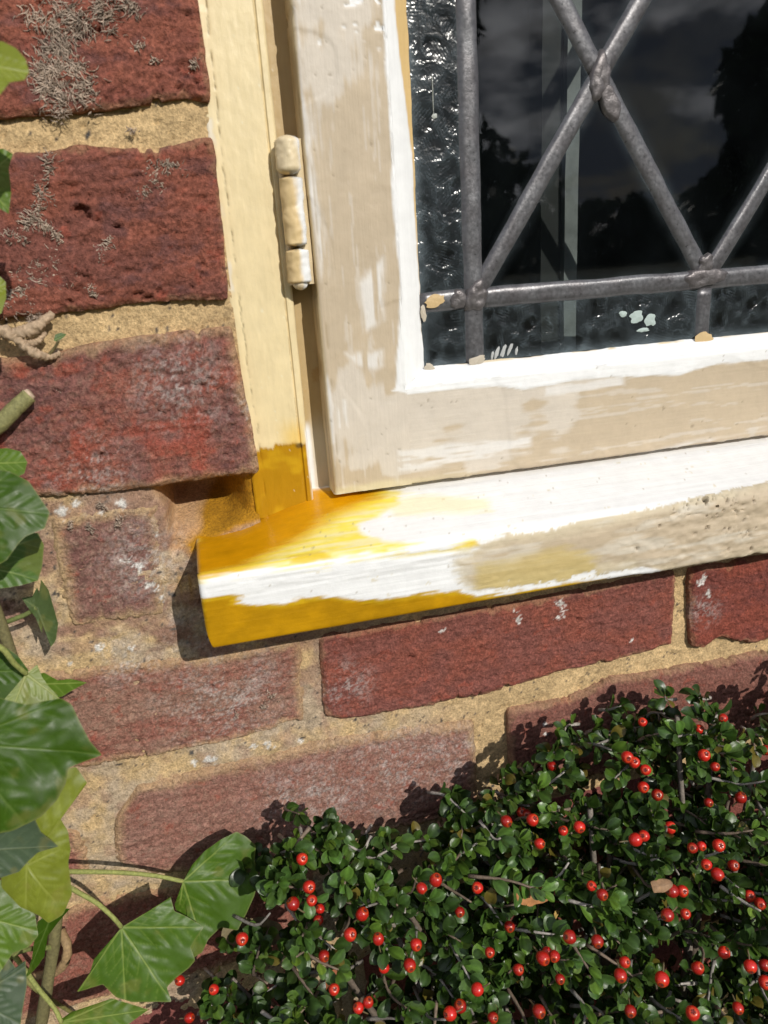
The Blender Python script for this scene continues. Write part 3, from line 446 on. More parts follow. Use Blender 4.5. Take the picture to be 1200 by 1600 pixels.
def brick_mesh(b, i):
    t = np.array(b['t']); o = np.array(b['b']); k = b['k']; s = 100 + i*7
    step = .9
    W = max(t[-1,0], o[-1,0]) - min(t[0,0], o[0,0]); nu = int(W/step)+2; nv = int(64/step)+2
    u = np.linspace(0, 1, nu)[:, None]*np.ones((1, nv)); v = np.ones((nu, 1))*np.linspace(0, 1, nv)[None]
    xl = o[0,0]*(1-v) + t[0,0]*v; xr = o[-1,0]*(1-v) + t[-1,0]*v
    rr = 2.2*(1-np.sqrt(np.clip(1-((2*v-1)**2)**3, 0, 1)))
    xl = xl + rr + .5*fbm(v*8, v*0+3, None, s, 3); xr = xr - rr*.5 + .45*fbm(v*9, v*0+7, None, s+1, 3)
    x = xl + (xr-xl)*u
    zt = np.interp(x, t[:,0], t[:,1]) + .9*fbm(x*.11, x*0+i, None, s+2, 5, .6) - 1.7*sm(.3, .42, fbm(x*.17, x*0+i+.5, None, s+25, 3))
    zb = np.interp(x, o[:,0], o[:,1]) + .9*fbm(x*.11, x*0+i+50, None, s+3, 5, .6) + 1.7*sm(.3, .42, fbm(x*.15, x*0+i+80.5, None, s+26, 3))
    z = zb + (zt-zb)*v
    ed = np.minimum(np.minimum(u*W, (1-u)*W), np.minimum(v, 1-v)*64)
    rough = 1.0 if k in ('r1','r2','r3') else .62
    y = PROUD[k] + rough*(1.2*fbm(x*.045, z*.06, None, s+4, 3) + .8*fbm(x*.16, z*.24, None, s+5, 5, .66) + .35*fbm(x*.5, z*.6, None, s+6, 3, .6))
    # laminations: thin ledges running along the brick
    lam = fbm(x*.06, z*.5, None, s+8, 4, .55); y = y + rough*.55*sm(.18, .27, lam)
    rid = np.abs(fbm(x*.16+z*.05, z*.34, None, s+21, 5, .62)); y = y + rough*(.75*sm(.10, .0, rid) + .5*fbm(x*.95, z*1.1, None, s+22, 2))
    pt = sm(.42, .55, fbm(x*.22, z*.3, None, s+9, 3)); y = y + 1.3*pt*rough
    for px_, pz_, r, d in PIT:
        if d > 0:
            q = np.hypot((x-px_)*.8, (z-pz_)*1.25)/r*(1+.35*fbm(x*.6, z*.6, None, s+10, 3)); y = y + d*(1-sm(.5, 1.05, q))
    w = WORN.get(k, 0); y = np.minimum(y, 2.3)
    y = y + (1.6+1.2*fbm(x*.2, z*.2, None, s+11, 4))*(1-sm(0, 2.6+1.5*fbm(x*.1, z*.1, None, s+12, 3), ed)) * (1+w*.5)
    c0, c1 = PAL[k]
    m = sm(-.3, .35, fbm(x*.05, z*.08, None, s+13, 5, .6))
    c = mixc(np.broadcast_to(np.array(c0), x.shape+(3,)), c1, m)*np.array((1.05, 1.06, .97))
    c = c * (1+.25*fbm(x*.35, z*.5, None, s+14, 4, .8)+.22*vn(x*1.05, z*1.05, None, s+23))[..., None]
    if k in ('r1','r3','r2'): c = mixc(c, (.13,.062,.06), .55*sm(.12, .5, fbm(x*.09, z*.16, None, s+15, 5, .65)))
    if k == 'r3': c = mixc(c, (.30,.068,.042), .7*sm(.2, .4, fbm(x*.06+9, z*.1, None, s+16, 4)))
    c = mixc(c, (.30,.075,.048), .6*sm(.4, .55, fbm(x*.15, z*.2, None, s+17, 4, .6)))
    # mortar dust smeared over worn arrises
    dust = np.clip((1-sm(.5, 3+5*w, ed + 4*fbm(x*.14, z*.14, None, s+18, 5, .65)))*(.25+.55*w), 0, 1)
    c = mixc(c, MORT*.85, dust*.8)
    c = mixc(c, (.38,.27,.195), .36*w*sm(-.1, .5, fbm(x*.45, z*.5, None, s+19, 5, .8)))
    c = mixc(c, (.50,.46,.43), .62*bloom_mask(x, z)); c = mixc(c, (.72,.70,.66), .9*splash_mask(x, z))
    V = np.stack([x, y, z], -1)
    # side faces, back into the bed
    ring = [(a, 0) for a in range(nu)] + [(nu-1, a) for a in range(1, nv)] + [(a, nv-1) for a in range(nu-2, -1, -1)] + [(0, a) for a in range(nv-2, 0, -1)]
    ri = np.array([a*nv+q for a, q in ring]); Vf = V.reshape(-1, 3); back = Vf[ri].copy(); back[:, 1] = 26
    nb = len(Vf); j = np.arange(len(ri)); j2 = (j+1) % len(ri)
    sq = np.stack([ri[j], nb+j, nb+j2, ri[j2]], 1)
    C = np.vstack([c.reshape(-1, 3), c.reshape(-1, 3)[ri]])
    return make_mesh('brick', np.vstack([Vf, back]), [gquads(nu, nv), sq], C)
for i, b in enumerate(D['bricks']):
    link('brick', brick_mesh(b, i), M['brick'], wall)
# bricks outside the picture: plain worn blocks, three shared shapes
OPEN = (-9, 592, 444, -219)                     # window opening
def plain_brick(W, s):
    nu, nv = 12, 5
    u = np.linspace(0, 1, nu)[:, None]*np.ones((1, nv)); v = np.ones((nu, 1))*np.linspace(0, 1, nv)[None]
    x = (u-.5)*W; z = (v-.5)*63
    ed = np.minimum(np.minimum(u, 1-u)*W, np.minimum(v, 1-v)*63)
    y = 1.2*fbm(x*.05, z*.08, None, s, 3) + 2.0*(ed < 1)
    c = mixc(np.broadcast_to(np.array((.25,.08,.06)), x.shape+(3,)), (.20,.07,.06), sm(-.3, .3, fbm(x*.03, z*.06, None, s+1, 4)))
    Vf = np.stack([x, y, z], -1).reshape(-1, 3)
    ring = [(a, 0) for a in range(nu)] + [(nu-1, a) for a in range(1, nv)] + [(a, nv-1) for a in range(nu-2, -1, -1)] + [(0, a) for a in range(nv-2, 0, -1)]
    ri = np.array([a*nv+q for a, q in ring]); back = Vf[ri].copy(); back[:, 1] = 26
    j = np.arange(len(ri)); j2 = (j+1) % len(ri)
    me = make_mesh('brick', np.vstack([Vf, back]), [gquads(nu, nv), np.stack([ri[j], len(Vf)+j, len(Vf)+j2, ri[j2]], 1)], np.vstack([c.reshape(-1,3), c.reshape(-1,3)[ri]]), origin=(0, 0, 0))[0]
    me.materials.append(M['brick']); return me
PB = {w: [plain_brick(w, 900+w+q) for q in range(3)] for w in (215, 102)}
done = []
for b in D['bricks']:
    done.append((min(b['t'][0][0], b['b'][0][0]), max(b['t'][-1][0], b['b'][-1][0]), round((b['t'][0][1]+b['b'][0][1])/2/75-.5)))
rng = random.Random(4)
for row in range(-9, 8):
    zc = 37.5 + 75*row
    if zc - 32 < -630: continue
    x0 = -675 - (0 if row % 2 else 112.5)
    spans = [(x0+225*k+5, x0+225*k+220) for k in range(9)]
    if zc > OPEN[3] and zc < OPEN[2]:
        out = []
        for a, e in spans:
            for lo, hi in ((a, min(e, OPEN[0]-1)), (max(a, OPEN[1]+1), e)):
                if hi - lo > 35: out.append((lo, hi))
        spans = out
    for a, e in spans:
        if e > 900: continue
        if any(abs(r-row) < .4 and a < hi-3 and e > lo+3 for lo, hi, r in [(q[0], q[1], q[2]) for q in done]): continue
        w = e-a; proto = PB[215 if w > 150 else 102][rng.randrange(3)]
        ob = bpy.data.objects.new('brick', proto); COL.objects.link(ob); ob.parent = wall
        ob.location = tuple((np.array(((a+e)/2, rng.uniform(-1, .8), zc)) - WO[wall.name])*MM)
        ob.scale = (w/(215 if w > 150 else 102), 1, 1)
# mortar: one rough sheet behind and between the bricks
def axis(segs):
    out = []
    for a, b, st in segs: out += list(np.arange(a, b, st))
    out.append(segs[-1][1]); return np.array(out)
def mortar_patch(xs, zs):
    x, z = np.meshgrid(xs, zs, indexing='ij')
    worn = sm(-60, -190, z)*sm(120, 10, x)
    y = 3.3 - 1.7*worn + 1.2*fbm(x*.06, z*.09, None, 301, 3) + .8*fbm(x*.25, z*.25, None, 303, 4, .7) + .45*fbm(x*.85, z*.85, None, 304, 2)
    y = y + 1.4*sm(.5, .62, fbm(x*.4, z*.4, None, 306, 3))
    dc = sdf(x, z, D['cavity']) + 1.2*fbm(x*.2, z*.2, None, 307, 4)
    inside = sm(1.5, -2.5, dc)
    deep = 6 + 36*sm(-176, -160, z)*sm(-57, -50, x)*sm(-13, -30, x) + 2.2*fbm(x*.12, z*.12, None, 308, 4, .6)
    y = y*(1-inside) + deep*inside
    c = np.broadcast_to(MORT, x.shape+(3,)) * (1+.16*fbm(x*.05, z*.05, None, 310, 3) + .30*fbm(x*.6, z*.6, None, 311, 4, .75))[..., None]
    c = mixc(c, (.33,.235,.12), .30*sm(.15, .5, fbm(x*.07, z*.09, None, 312, 4, .6)))
    c = mixc(c, (.42,.34,.26), .75*worn*sm(-.4, .3, fbm(x*.06, z*.06, None, 318, 4, .6)))
    c = mixc(c, (.27,.15,.11), .9*worn*sm(60, -30, x)*sm(-300, -255, z)*sm(-.25, .3, fbm(x*.05, z*.08, None, 329, 4, .6))); c = mixc(c, (.34,.20,.14), .5*worn*sm(0, .45, fbm(x*.09, z*.09, None, 319, 4, .6)))
    c = mixc(c, (.07,.065,.06), sm(.66, .72, fbm(x*.42, z*.42, None, 313, 2)))
    c = mixc(c, (.55,.33,.17), inside*.8)
    rs = sdf(x, z, D['cav_resin']) + 2.2*fbm(x*.16, z*.16, None, 314, 5, .6)
    c = mixc(c, (.40,.195,.012), sm(1.0, -1.2, rs)); c = mixc(c, (.46,.24,.05), .5*sm(5, 0, rs)*sm(-2, 0, rs))
    # amber runs down the mortar beside the sill
    run = sm(.15, .45, fbm(x*.55, z*.05, None, 316, 3))*sm(-60, -56, x)*sm(-44, -48, x)*sm(-212, -200, z)*sm(-172, -182, z)
    c = mixc(c, (.38,.2,.03), .6*run)
    c = mixc(c, (.55,.52,.48), .5*bloom_mask(x, z)*worn); c = mixc(c, (.74,.72,.68), .9*splash_mask(x, z))
    return np.stack([x, y, z], -1), c
G = Geo()
for xs, zs in ((axis([(-790,-190,60),(-190,-11,1.15)])+0, axis([(-640,-470,30),(-470,60,1.15),(60,640,58)])),
               (axis([(-11,350,1.15),(350,900,55)]), axis([(-640,-470,30),(-470,-216,1.15)])),
               (axis([(592,900,44)]), axis([(-216,640,53)])), (axis([(-11,592,60)]), axis([(444,640,49)]))):
    if len(xs) == 0: continue
    V, c = mortar_patch(xs, zs); G.add(V, gquads(len(xs), len(zs)), None, c.reshape(-1, 3))
link('mortar', G.mesh('mortar'), M['mortar'], wall)
# dried pads of ivy rootlets still stuck to the bricks
G = Geo(); R_ = np.random.RandomState(8)
for tx, tz, size, n in D['tuft']:
    ax = R_.uniform(0, math.pi); tone = R_.uniform(.85, 1.15)
    for q in range(int(n*2.8)):
        s0 = np.clip(R_.normal(0, .36), -.8, .8)*size; sg = 1 if R_.rand() < .5 else -1
        a = ax + sg*(math.pi/2 - .5*s0/size) + R_.normal(0, .55)
        L = size*R_.uniform(.12, .62)*(1-.35*abs(s0)/size); p0 = np.array([tx+math.cos(ax)*s0+R_.normal(0, .16)*size, -.5, tz+math.sin(ax)*s0+R_.normal(0, .16)*size]); k = R_.normal(0, .6)
        h = R_.uniform(.2, 1.6)
        pts = []
        for t_ in (0, .33, .66, 1):
            aa = a + k*t_
            pts.append(p0 + np.array([math.cos(aa)*L*t_, -h*math.sin(math.pi*min(1, t_*.95+.05)), math.sin(aa)*L*t_]))
        V, Q, T = tube_geo(pts, (.24, .21, .16, .06), 3, cap=False)
        sh = R_.uniform(.55, 1.25)*tone; G.add(V, Q, None, np.array((.43, .335, .26))*sh)
link('ivy_rootlets', G.mesh('ivy_rootlets'), M['rootlet'], wall, kind='stuff', label='dry grey-brown pads of old ivy rootlets clinging to the bricks')

# ------------------------------------------------------------------ casement window
win = thing('casement_window', 'leaded casement window in half-prepared beige and white frame on a yellow-stained sill', 'window', (280, 10, -215))
WHITE = np.array((.80, .80, .79)); BEIGE = np.array((.50, .405, .285)); CREAM = np.array((.745, .615, .36))
def section(path, n_each):
    out = []
    for (a, b), n in zip(zip(path[:-1], path[1:]), n_each):
        t = np.linspace(0, 1, n, endpoint=False)[:, None]; out.append(np.array(a)*(1-t)+np.array(b)*t)
    out.append(np.array(path[-1:])); return np.vstack(out)
def arc(cx, cy, r, a0, a1, n=6):
    return [(cx+r*math.cos(math.radians(a)), cy+r*math.sin(math.radians(a))) for a in np.linspace(a0, a1, n)]
# --- sill: section in (y, z), run along x
NY, NZ, SL = -42.0, -179.2, .29
def sill():
    top_back = (40, NZ + SL*(40-NY)); ang = math.degrees(math.atan(SL))
    r = 6.0
    cy, cz = NY + r, NZ + SL*r - r*math.sqrt(1+SL*SL) + .0
    prof = [(y_, NZ+SL*(y_-NY)) for y_ in np.linspace(40, NY+r*(1)-r*math.sin(math.atan(SL)), 62)]
    prof += arc(cy, cz, r, 90+ang, 180, 9)[1:]
    prof += [(NY-.0-.9*t, cz - t*(cz+212.0)) for t in np.linspace(.02, 1, 34)]
    prof += arc(NY-.9+1.5, -212.0, 1.5, 180, 270, 4)[1:] + [(NY+8, -213.6), (20, -213.9)]
    prof = np.array(prof)
    xs = axis([(-42.6, -39, .5), (-39, 262, .85), (262, 615, 12)])
    x = xs[:, None]*np.ones((1, len(prof))); y = np.ones((len(xs), 1))*prof[:, 0]; z = np.ones((len(xs), 1))*prof[:, 1]
    q = np.where(z > NZ-1.0, -(y-NY), NZ-z)                  # unrolled: <0 on the top, >0 down the front
    top = sm(1, -2, q)
    n1 = fbm(x*.10, q*.35, None, 401, 5, .6); n2 = fbm(x*.05, q*.7, None, 402, 4, .6); nf = fbm(x*.5, q*.9, None, 403, 4, .6)
    dx = x + 2.5*n1; dq = q + 1.2*n1
    c = np.broadcast_to(WHITE, x.shape+(3,)).copy(); rg = np.full(x.shape, .5); lift = np.zeros_like(x)
    def P(name): return sdf(dx, dq, D['sill'][name])
    nb = fbm(x*.03, q*.9, None, 420, 4, .65); wash = sm(2.2, -1.6, P('wash') + 2.2*n2 + 1.5*nb); c = mixc(c, (.80,.665,.09), wash*(.62+.38*sm(-.35, .25, nb+.4*n2)))
    c = mixc(c, (.80,.72,.32), .5*sm(3, -3, P('wash2')+3*n2+2*nb)); rg = rg*(1-.2*wash)
    pd = P('deep') + 2*n2 + 2.2*nb; ym = sm(9, 1, pd)*wash; c = mixc(c, (.70,.46,.014), .75*ym); deep = sm(4.2, -4.5, pd); c = mixc(c, np.array((.60,.275,.003)), deep); c = c*(1+.16*(1.6*deep*fbm(x*.06, q*.09, None, 422, 5, .65)))[..., None]; rg = rg*(1-deep)+.22*deep
    for nm in ('streak', 'streak2'):
        s_ = sm(1.4, -1.0, P(nm)+1.3*n2+1.6*nb); c = mixc(c, (.70,.50,.03), s_*.85); rg = rg*(1-s_)+.3*s_
    # white undercoat dragged along the nose
    wb = sm(1.6, -.8, np.abs(q-5.5)-5.2+3.0*n2+2.6*nb)*sm(82, 70, x)*sm(-47, -36, x + 6*n2)
    wb2 = wb*(.25+.75*sm(-.30, -.02, fbm(x*.03, q*.75, None, 405, 4, .6))); c = mixc(c, WHITE, wb2); lift += wb2*.3
    fr = sm(.9, -.5, P('front')+1.2*n2+1.6*nb); c = mixc(c, (.42,.215,.003), fr); c = mixc(c, (.62,.40,.014), fr*.7*sm(-2.5, -.4, P('front')+1.5*nb)); c = c*(1+.38*fr*fbm(x*.06, q*.10, None, 423, 5, .65))[..., None]; rg = rg*(1-fr)+.28*fr; lift -= .15*fr
    bg_ = P('beige') + 2.2*n1 + 1.6*nf; bg_ = bg_ + 3.2*nb*sm(125, 85, x); bw = .5+3.0*sm(105, 78, x); be = sm(bw, -bw, bg_)
    bcol = BEIGE*(1+.10*n1+.04*nf)[..., None]; thin_ = sm(1, 8, -bg_ + 2*nb); bcol = bcol*(.6+.4*thin_)[..., None] + np.array((.66,.60,.42))*(.4*(1-thin_))[..., None]; wv = sm(.15, .5, fbm(x*.03, q*.22, None, 424, 4, .6)); bcol = mixc(bcol, (.66,.62,.53), .5*wv)
    c = c*(1-be[..., None]) + bcol*be[..., None]
    st = sm(2.5, -4, P('stain')+3*n1+2*nb)*be; c = mixc(c, (.54,.41,.13), .7*st)
    rawm = sm(.6, -.6, P('raw')); c = mixc(c, WHITE, rawm)
    lump = fbm(x*.09, q*.16, None, 407, 4, .6); far = sm(140, 190, x)
    crk = np.abs(fbm(x*.10, q*.22, None, 408, 5, .6)); crack = sm(.03, .0, crk)*far*be*sm(-8, 0, q)*sm(.0, .25, fbm(x*.04, q*.07, None, 412, 2))
    edge = sm(-7, -.5, bg_)*be
    feather = sm(0, 9, -bg_); lift += be*((.25+.6*feather) + .7*lump*(.35+.8*far) + .7*far*fbm(x*.16, q*.34, None, 409, 4, .6) - .9*far*sm(.06, .0, np.abs(fbm(x*.05, q*.20, None, 428, 3)))*sm(-.1, .3, fbm(x*.08, q*.1, None, 429, 2)) + .12*fbm(x*.3, q*.5, None, 419, 4, .65)) + edge*.15*far - 1.6*crack
    hole = sm(.60, .66, fbm(x*.15, q*.2, None, 410, 4, .6))*far*be; lift -= 2.4*hole; c = mixc(c, (.10,.09,.075), .6*hole)
    c = mixc(c, (.07,.065,.055), .75*crack); rg = np.where(be > .5, .62, rg)
    # trowelled ridge and brush furrows
    lift += .2*fbm(x*.02, q*1.6, None, 411, 3)*(1-be)*(1-.7*deep)*(1-.6*fr)
    grit = sm(.78, .82, fbm(x*.55, q*.7, None, 426, 2, .5))*(1-be)*(1-deep)*(1-fr); c = mixc(c, (.30,.24,.15), .55*grit)
    chip = sm(.66, .69, fbm(x*.22, q*.35, None, 413, 3, .5))*(1-be)*(1-deep)*(1-fr)
    c = mixc(c, (.55,.42,.12), .35*chip)
    ny_ = np.gradient(prof[:, 1]); nz_ = -np.gradient(prof[:, 0]); ln = np.hypot(ny_, nz_)+1e-9
    ny_, nz_ = ny_/ln, nz_/ln
    sgn = np.where(prof[:, 0] < 39, 1, 1)
    flat = sm(22, -36, x)*np.clip(y-NY-2, 0, 45)*(SL-.035)*(prof[:, 1] > NZ-1)[None]
    z = z - flat
    y2 = y + lift*(ny_*sgn)[None]; z2 = z + lift*(nz_*sgn)[None]
    # soft left arris
    x = x + 3.4*(1-np.sqrt(1-np.clip((q-20)/14.5, 0, .98)**2))*sm(-32, -42.6, x); rnd = np.clip((-40.4 - x)/2.2, 0, 1); rnd = 1-np.sqrt(1-rnd**2)
    y2 = y2 + rnd*1.6*(np.arange(len(prof)) > 40)[None]; z2 = z2 - rnd*1.6*(np.arange(len(prof)) <= 62)[None]*1.0
    V = np.stack([x, y2, z2], -1)
    nu, nv = len(xs), len(prof)
    cv = np.vstack([V.reshape(-1, 3), [[-42.6, 5, -190]], [[615, 5, -190]]]); cc = np.vstack([c.reshape(-1, 3), [[.55,.3,.02]], [[.8,.8,.8]]]); rr = np.r_[rg.ravel(), .4, .5]
    j = np.arange(nv-1); e0 = nu*nv
    T = np.vstack([np.stack([np.full(nv-1, e0), j, j+1], 1), np.stack([np.full(nv-1, e0+1), (nu-1)*nv+j+1, (nu-1)*nv+j], 1)])
    return make_mesh('sill', cv, [gquads(nu, nv)[:, ::-1], T], cc, rr, sharp=60)
link('sill', sill(), M['paint_along'], win, label='sloping sill, amber yellow at its left end, white on top, beige filler on the front')
# --- generic painted member: profile in (x, y) run up z, or in (z, y) run along x
def member(name, prof, ts, vertical, colfun, mat, label=None, capends=True):
    prof = np.array(prof); nt, npf = len(ts), len(prof)
    t = ts[:, None]*np.ones((1, npf)); a = np.ones((nt, 1))*prof[:, 0]; y = np.ones((nt, 1))*prof[:, 1]
    x, z = (a, t) if vertical else (t, a)
    c, rg, lift = colfun(x, y, z)
    g0 = np.gradient(prof[:, 0]); g1 = np.gradient(prof[:, 1]); ln = np.hypot(g0, g1)+1e-9
    na, ny_ = g1/ln, -g0/ln
    cen = prof.mean(0)
    if np.sum((prof-cen)[:, 0]*na + (prof-cen)[:, 1]*ny_) < 0: na, ny_ = -na, -ny_
    a2 = a + lift*na; y2 = y + lift*ny_
    V = np.stack([a2, y2, t] if vertical else [t, y2, a2], -1)
    Q = gquads(nt, npf)
    # faces outwards: reference is the middle of the profile
    flip = (np.sum(np.cross(V[1,npf//2]-V[0,npf//2], V[0,npf//2+1]-V[0,npf//2]) * (np.array([na[npf//2],ny_[npf//2],0]) if vertical else np.array([0,ny_[npf//2],na[npf//2]]))) < 0)
    if flip: Q = Q[:, ::-1]
    Vs = V.reshape(-1, 3); T = []
    cc = c.reshape(-1, 3); rr = rg.ravel()
    if capends:
        for e in (0, nt-1):
            m_ = Vs[e*npf:(e+1)*npf].mean(0); Vs = np.vstack([Vs, m_]); cc = np.vstack([cc, cc[e*npf]]); rr = np.r_[rr, .5]
            j = np.arange(npf-1); tt = np.stack([np.full(npf-1, len(Vs)-1), e*npf+j, e*npf+j+1], 1); T.append(tt if e == 0 else tt[:, ::-1])
    return link(name, make_mesh(name, Vs, [Q] + T, cc, rr, sharp=55), mat, win, **({'label': label} if label else {}))
def lerp(p, q, n): return [(p[0]+(q[0]-p[0])*t, p[1]+(q[1]-p[1])*t) for t in np.linspace(0, 1, n, endpoint=False)]
JY = 4.0
def jamb_col(x, y, z):
    n1 = fbm(x*.3, z*.05, None, 421, 4); n2 = fbm(x*.12, z*.12, None, 422, 4, .6)
    c = CREAM*(1+.025*n1+.03*n2)[..., None]; rg = np.full(x.shape, .42) + .08*n2
    lift = .22*fbm(x*.10, z*.04, None, 423, 4) + .10*fbm(x*.6, z*.2, None, 429, 3)
    reb = sm(16.2, 17, x)                                          # rebate coloured darker, carrying the sash's shade in the paint
    c = mixc(c, (.44,.315,.15), .85*reb); c = mixc(c, (.40,.22,.05), .5*reb*sm(.35, .6, n2)*sm(-70, -100, z))
    # crack along the brickwork and along the bead
    k1 = x - (-7.2 + 1.2*fbm(z*.03, z*0+3, None, 424, 3)); k2 = x - (12.3 + .35*fbm(z*.05, z*0+9, None, 425, 3))
    c1 = sm(.42, .1, np.abs(k1+.3*fbm(z*.4, z*0+6, None, 436, 3)))*sm(-.3, .3, fbm(z*.22, z*0, None, 426, 4, .7))*.8; c2 = sm(.4, .1, np.abs(k2))*sm(-.1, .4, fbm(z*.25, z*0+5, None, 427, 4, .7))*.7
    lift = lift - .6*c1 - .35*np.maximum(c2, sm(.9, .2, np.abs(k2))*.5); c = mixc(c, (.10,.07,.04), .8*c1 + .35*c2)
    lift = lift + .3*sm(-8, -9.5, x)
    pale = sm(-9.0, -10.2, x + .8*fbm(z*.2, z*0+1, None, 428, 3)); c = mixc(c, (.74,.70,.62), .6*pale*sm(0, .3, fbm(z*.07, z*0+4, None, 430, 3)))
    # amber resin on the bottom, thin yellow above it, bare white arris
    zz = z + 3.2*fbm(x*.26, z*.04, None, 431, 5, .7)
    thin = sm(-122, -133, zz)*sm(0, 10, x)*sm(16, 13, x); c = mixc(c, (.72,.48,.10), .7*thin)
    rs = sm(-136.2, -137.6, zz)*sm(16.4, 15.6, x); c = mixc(c, (.42,.215,.006), rs); c = mixc(c, (.58,.35,.012), .6*rs*sm(.1, .5, fbm(x*.09, z*.11, None, 432, 3))); rg = rg*(1-rs)+.26*rs
    c = mixc(c, (.10,.06,.02), .8*sm(1.6, .8, np.hypot((x-12.2)*.6, z+138)))
    lift = lift - .5*rs
    wh = sm(14.6, 15.6, x - .03*np.clip(-(z+120), 0, 40) + .5*n1)*sm(-127, -134, z+1.5*n2)*sm(20.5, 18.0, x - .06*np.clip(-(z+128), 0, 40)); c = mixc(c, WHITE, wh)
    reb2 = sm(18.5, 20, x)*sm(-120, -140, z); c = mixc(c, (.62,.55,.42), .8*reb2)
    c = mixc(c, (.78,.74,.60), .5*sm(.80, .86, fbm(x*.8, z*.5, None, 433, 2)))
    return c, rg, lift
jp = lerp((-12.5, 30), (-12.5, JY+.6), 6) + lerp((-12.5, JY+.6), (-11.8, JY), 3) + lerp((-11.8, JY), (12.2, JY), 44) + lerp((12.2, JY), (12.6, JY+.5), 2) + lerp((12.6, JY+.5), (13.2, JY-.3), 2) + lerp((13.2, JY-.3), (15.5, JY-.1), 6) \
    + [(15.9, JY+.2), (16.25, JY+.9)] + lerp((16.4, JY+1.6), (17.2, 14.0), 14) + lerp((17.2, 14), (30, 14.0), 20) + [(30, 14), (30, 30)]
tj = np.r_[axis([(-172, 52, .85)]), np.linspace(56, 444, 30)]
member('jamb', jp, tj, True, jamb_col, M['paint_smooth'], 'cream painted jamb against the brickwork, its foot soaked amber yellow')
def plain_col(base):
    def f(x, y, z):
        return base*(1+.05*fbm(x*.1, z*.1, None, 441, 3))[..., None], np.full(x.shape, .45), .2*fbm(x*.1, z*.1, None, 442, 3)
    return f
jr = lerp((594, 30), (594, JY), 6) + lerp((594, JY), (568, JY), 20) + lerp((568, JY), (567, 14), 4) + [(556, 14), (556, 30)]
member('jamb', jr, np.linspace(-152, 444, 60), True, plain_col(CREAM), M['paint_up'])
hd = lerp((446, 30), (446, JY), 6) + lerp((446, JY), (422, JY), 14) + lerp((422, JY), (421, 14), 4) + [(410, 14), (410, 30)]
member('frame_head', hd, np.linspace(-12, 594, 60), False, plain_col(CREAM), M['paint_along'])
# --- sash
SY = -2.0; GY = 7.0
def sash_col(upright):
    def f(x, y, z):
        bu = fbm(x*.45, z*.03, None, 451, 4, .6); ba = fbm(x*.03, z*.45, None, 452, 4, .6); wj = sm(40, 75, x+6*fbm(x*.1, z*.1, None, 450, 3))*sm(-112, -116, z); bn = bu*(1-wj)+ba*wj
        n2 = fbm(x*.07, z*.07, None, 453, 4, .55); nf = fbm(x*.4, z*.4, None, 454, 4, .6)
        c = BEIGE*(1+.06*n2+.02*nf)[..., None]; rg = np.full(x.shape, .55); lift = .25*n2 + .07*nf
        # thin veil of white undercoat with the brush marks in it
        veil = np.zeros_like(x)
        for i, pl in enumerate(D['sash_white']):
            strong = i in (1, 2)
            d = sdf(x+.8*bn+1.0*n2, z+.8*bn+1.0*n2, pl)
            m = sm(.7, -.5, d) if strong else sm(2.0, -2.0, d+1.5*bn)*sm(-.30, .12, bn)*.85
            veil = np.maximum(veil, m*(1 if strong else .75))
        big = fbm(x*.022, z*.022, None, 462, 4, .55); veil = np.maximum(veil, .30*sm(.12, .27, big+.22*bn)); veil = np.maximum(veil, .20*sm(.22, .36, bn))
        c = mixc(c, WHITE, veil); lift = lift + .18*veil*bn + .25*(veil > .9)
        # steps where the filler was feathered out, little craters, dark specks
        stp = sm(.0, .02, fbm(x*.012+4, z*.02, None, 455, 2)); lift = lift + .25*stp
        ck = sm(.46, .52, fbm(x*.16, z*.2, None, 456, 3))*sm(22, 34, z); c = mixc(c, WHITE, .9*ck); lift = lift - .5*ck
        dk = sm(.80, .84, fbm(x*.5, z*.5, None, 457, 2)); c = mixc(c, (.24,.19,.12), .5*dk); lift = lift - .3*dk
        if upright:
            side = sm(27.6, 26.9, x); c = mixc(c, (.62,.50,.30), .8*side); c = mixc(c, (.30,.21,.10), .5*side*sm(.1, .5, fbm(y*.2, z*.05, None, 458, 4)))
            ln = sm(.5, .1, np.abs(x-29.0-.5*fbm(z*.04, z*0, None, 459, 3)))*sm(-.1, .25, fbm(z*.08, z*0+3, None, 460, 3)); c = mixc(c, (.30,.22,.12), .5*ln); lift = lift-.3*ln
        low = sm(-158.5, -161.5, z + 1.2*n2); c = mixc(c, (.70,.62,.36), .5*low*sm(120, 40, x))
        rag = sm(.1, .6, fbm(x*.18, z*.3, None, 461, 3))*sm(-157, -162, z); lift = lift + .5*rag
        join = np.where(z < -113, sm(.5, 7, np.abs(x-65.2)), 1); lift = lift*join - .0*x; veil = veil
        return c, rg, lift
    return f
sp = lerp((26.5, 22), (26.5, SY+2.0), 16) + [(x_, y_) for x_, y_ in arc(28.3, SY+1.8, 1.8, 180, 270, 5)][:-1] + lerp((28.3, SY), (65.38, SY), 46) + [(65.38, SY), (65.4, SY+.05), (65.4, GY-.5)]
member('stile', sp, np.r_[axis([(-163.0, 52, .85)]), np.linspace(58, 412, 30)], True, sash_col(True), M['paint_up'], 'hinge stile of the sash, brushed beige filler over white')
rp = lerp((-163.0, 22), (-163.0, SY+1.6), 10) + arc(-161.6, SY+1.4, 1.4, 180, 270, 5)[:-1] + lerp((-161.6, SY), (-114.2, SY), 58) + [(-114.2, SY), (-113.8, SY+.5), (-113.8, GY-.5)]
member('bottom_rail', rp, np.r_[65.4, axis([(66, 285, .9)]), np.linspace(290, 518, 30)], False, sash_col(False), M['paint_along'], 'bottom rail of the sash, brushed beige filler over white')
sp2 = lerp((556, 22), (556, SY), 10) + lerp((556, SY), (518.4, SY), 20) + [(518.4, SY), (518.2, GY-.5)]
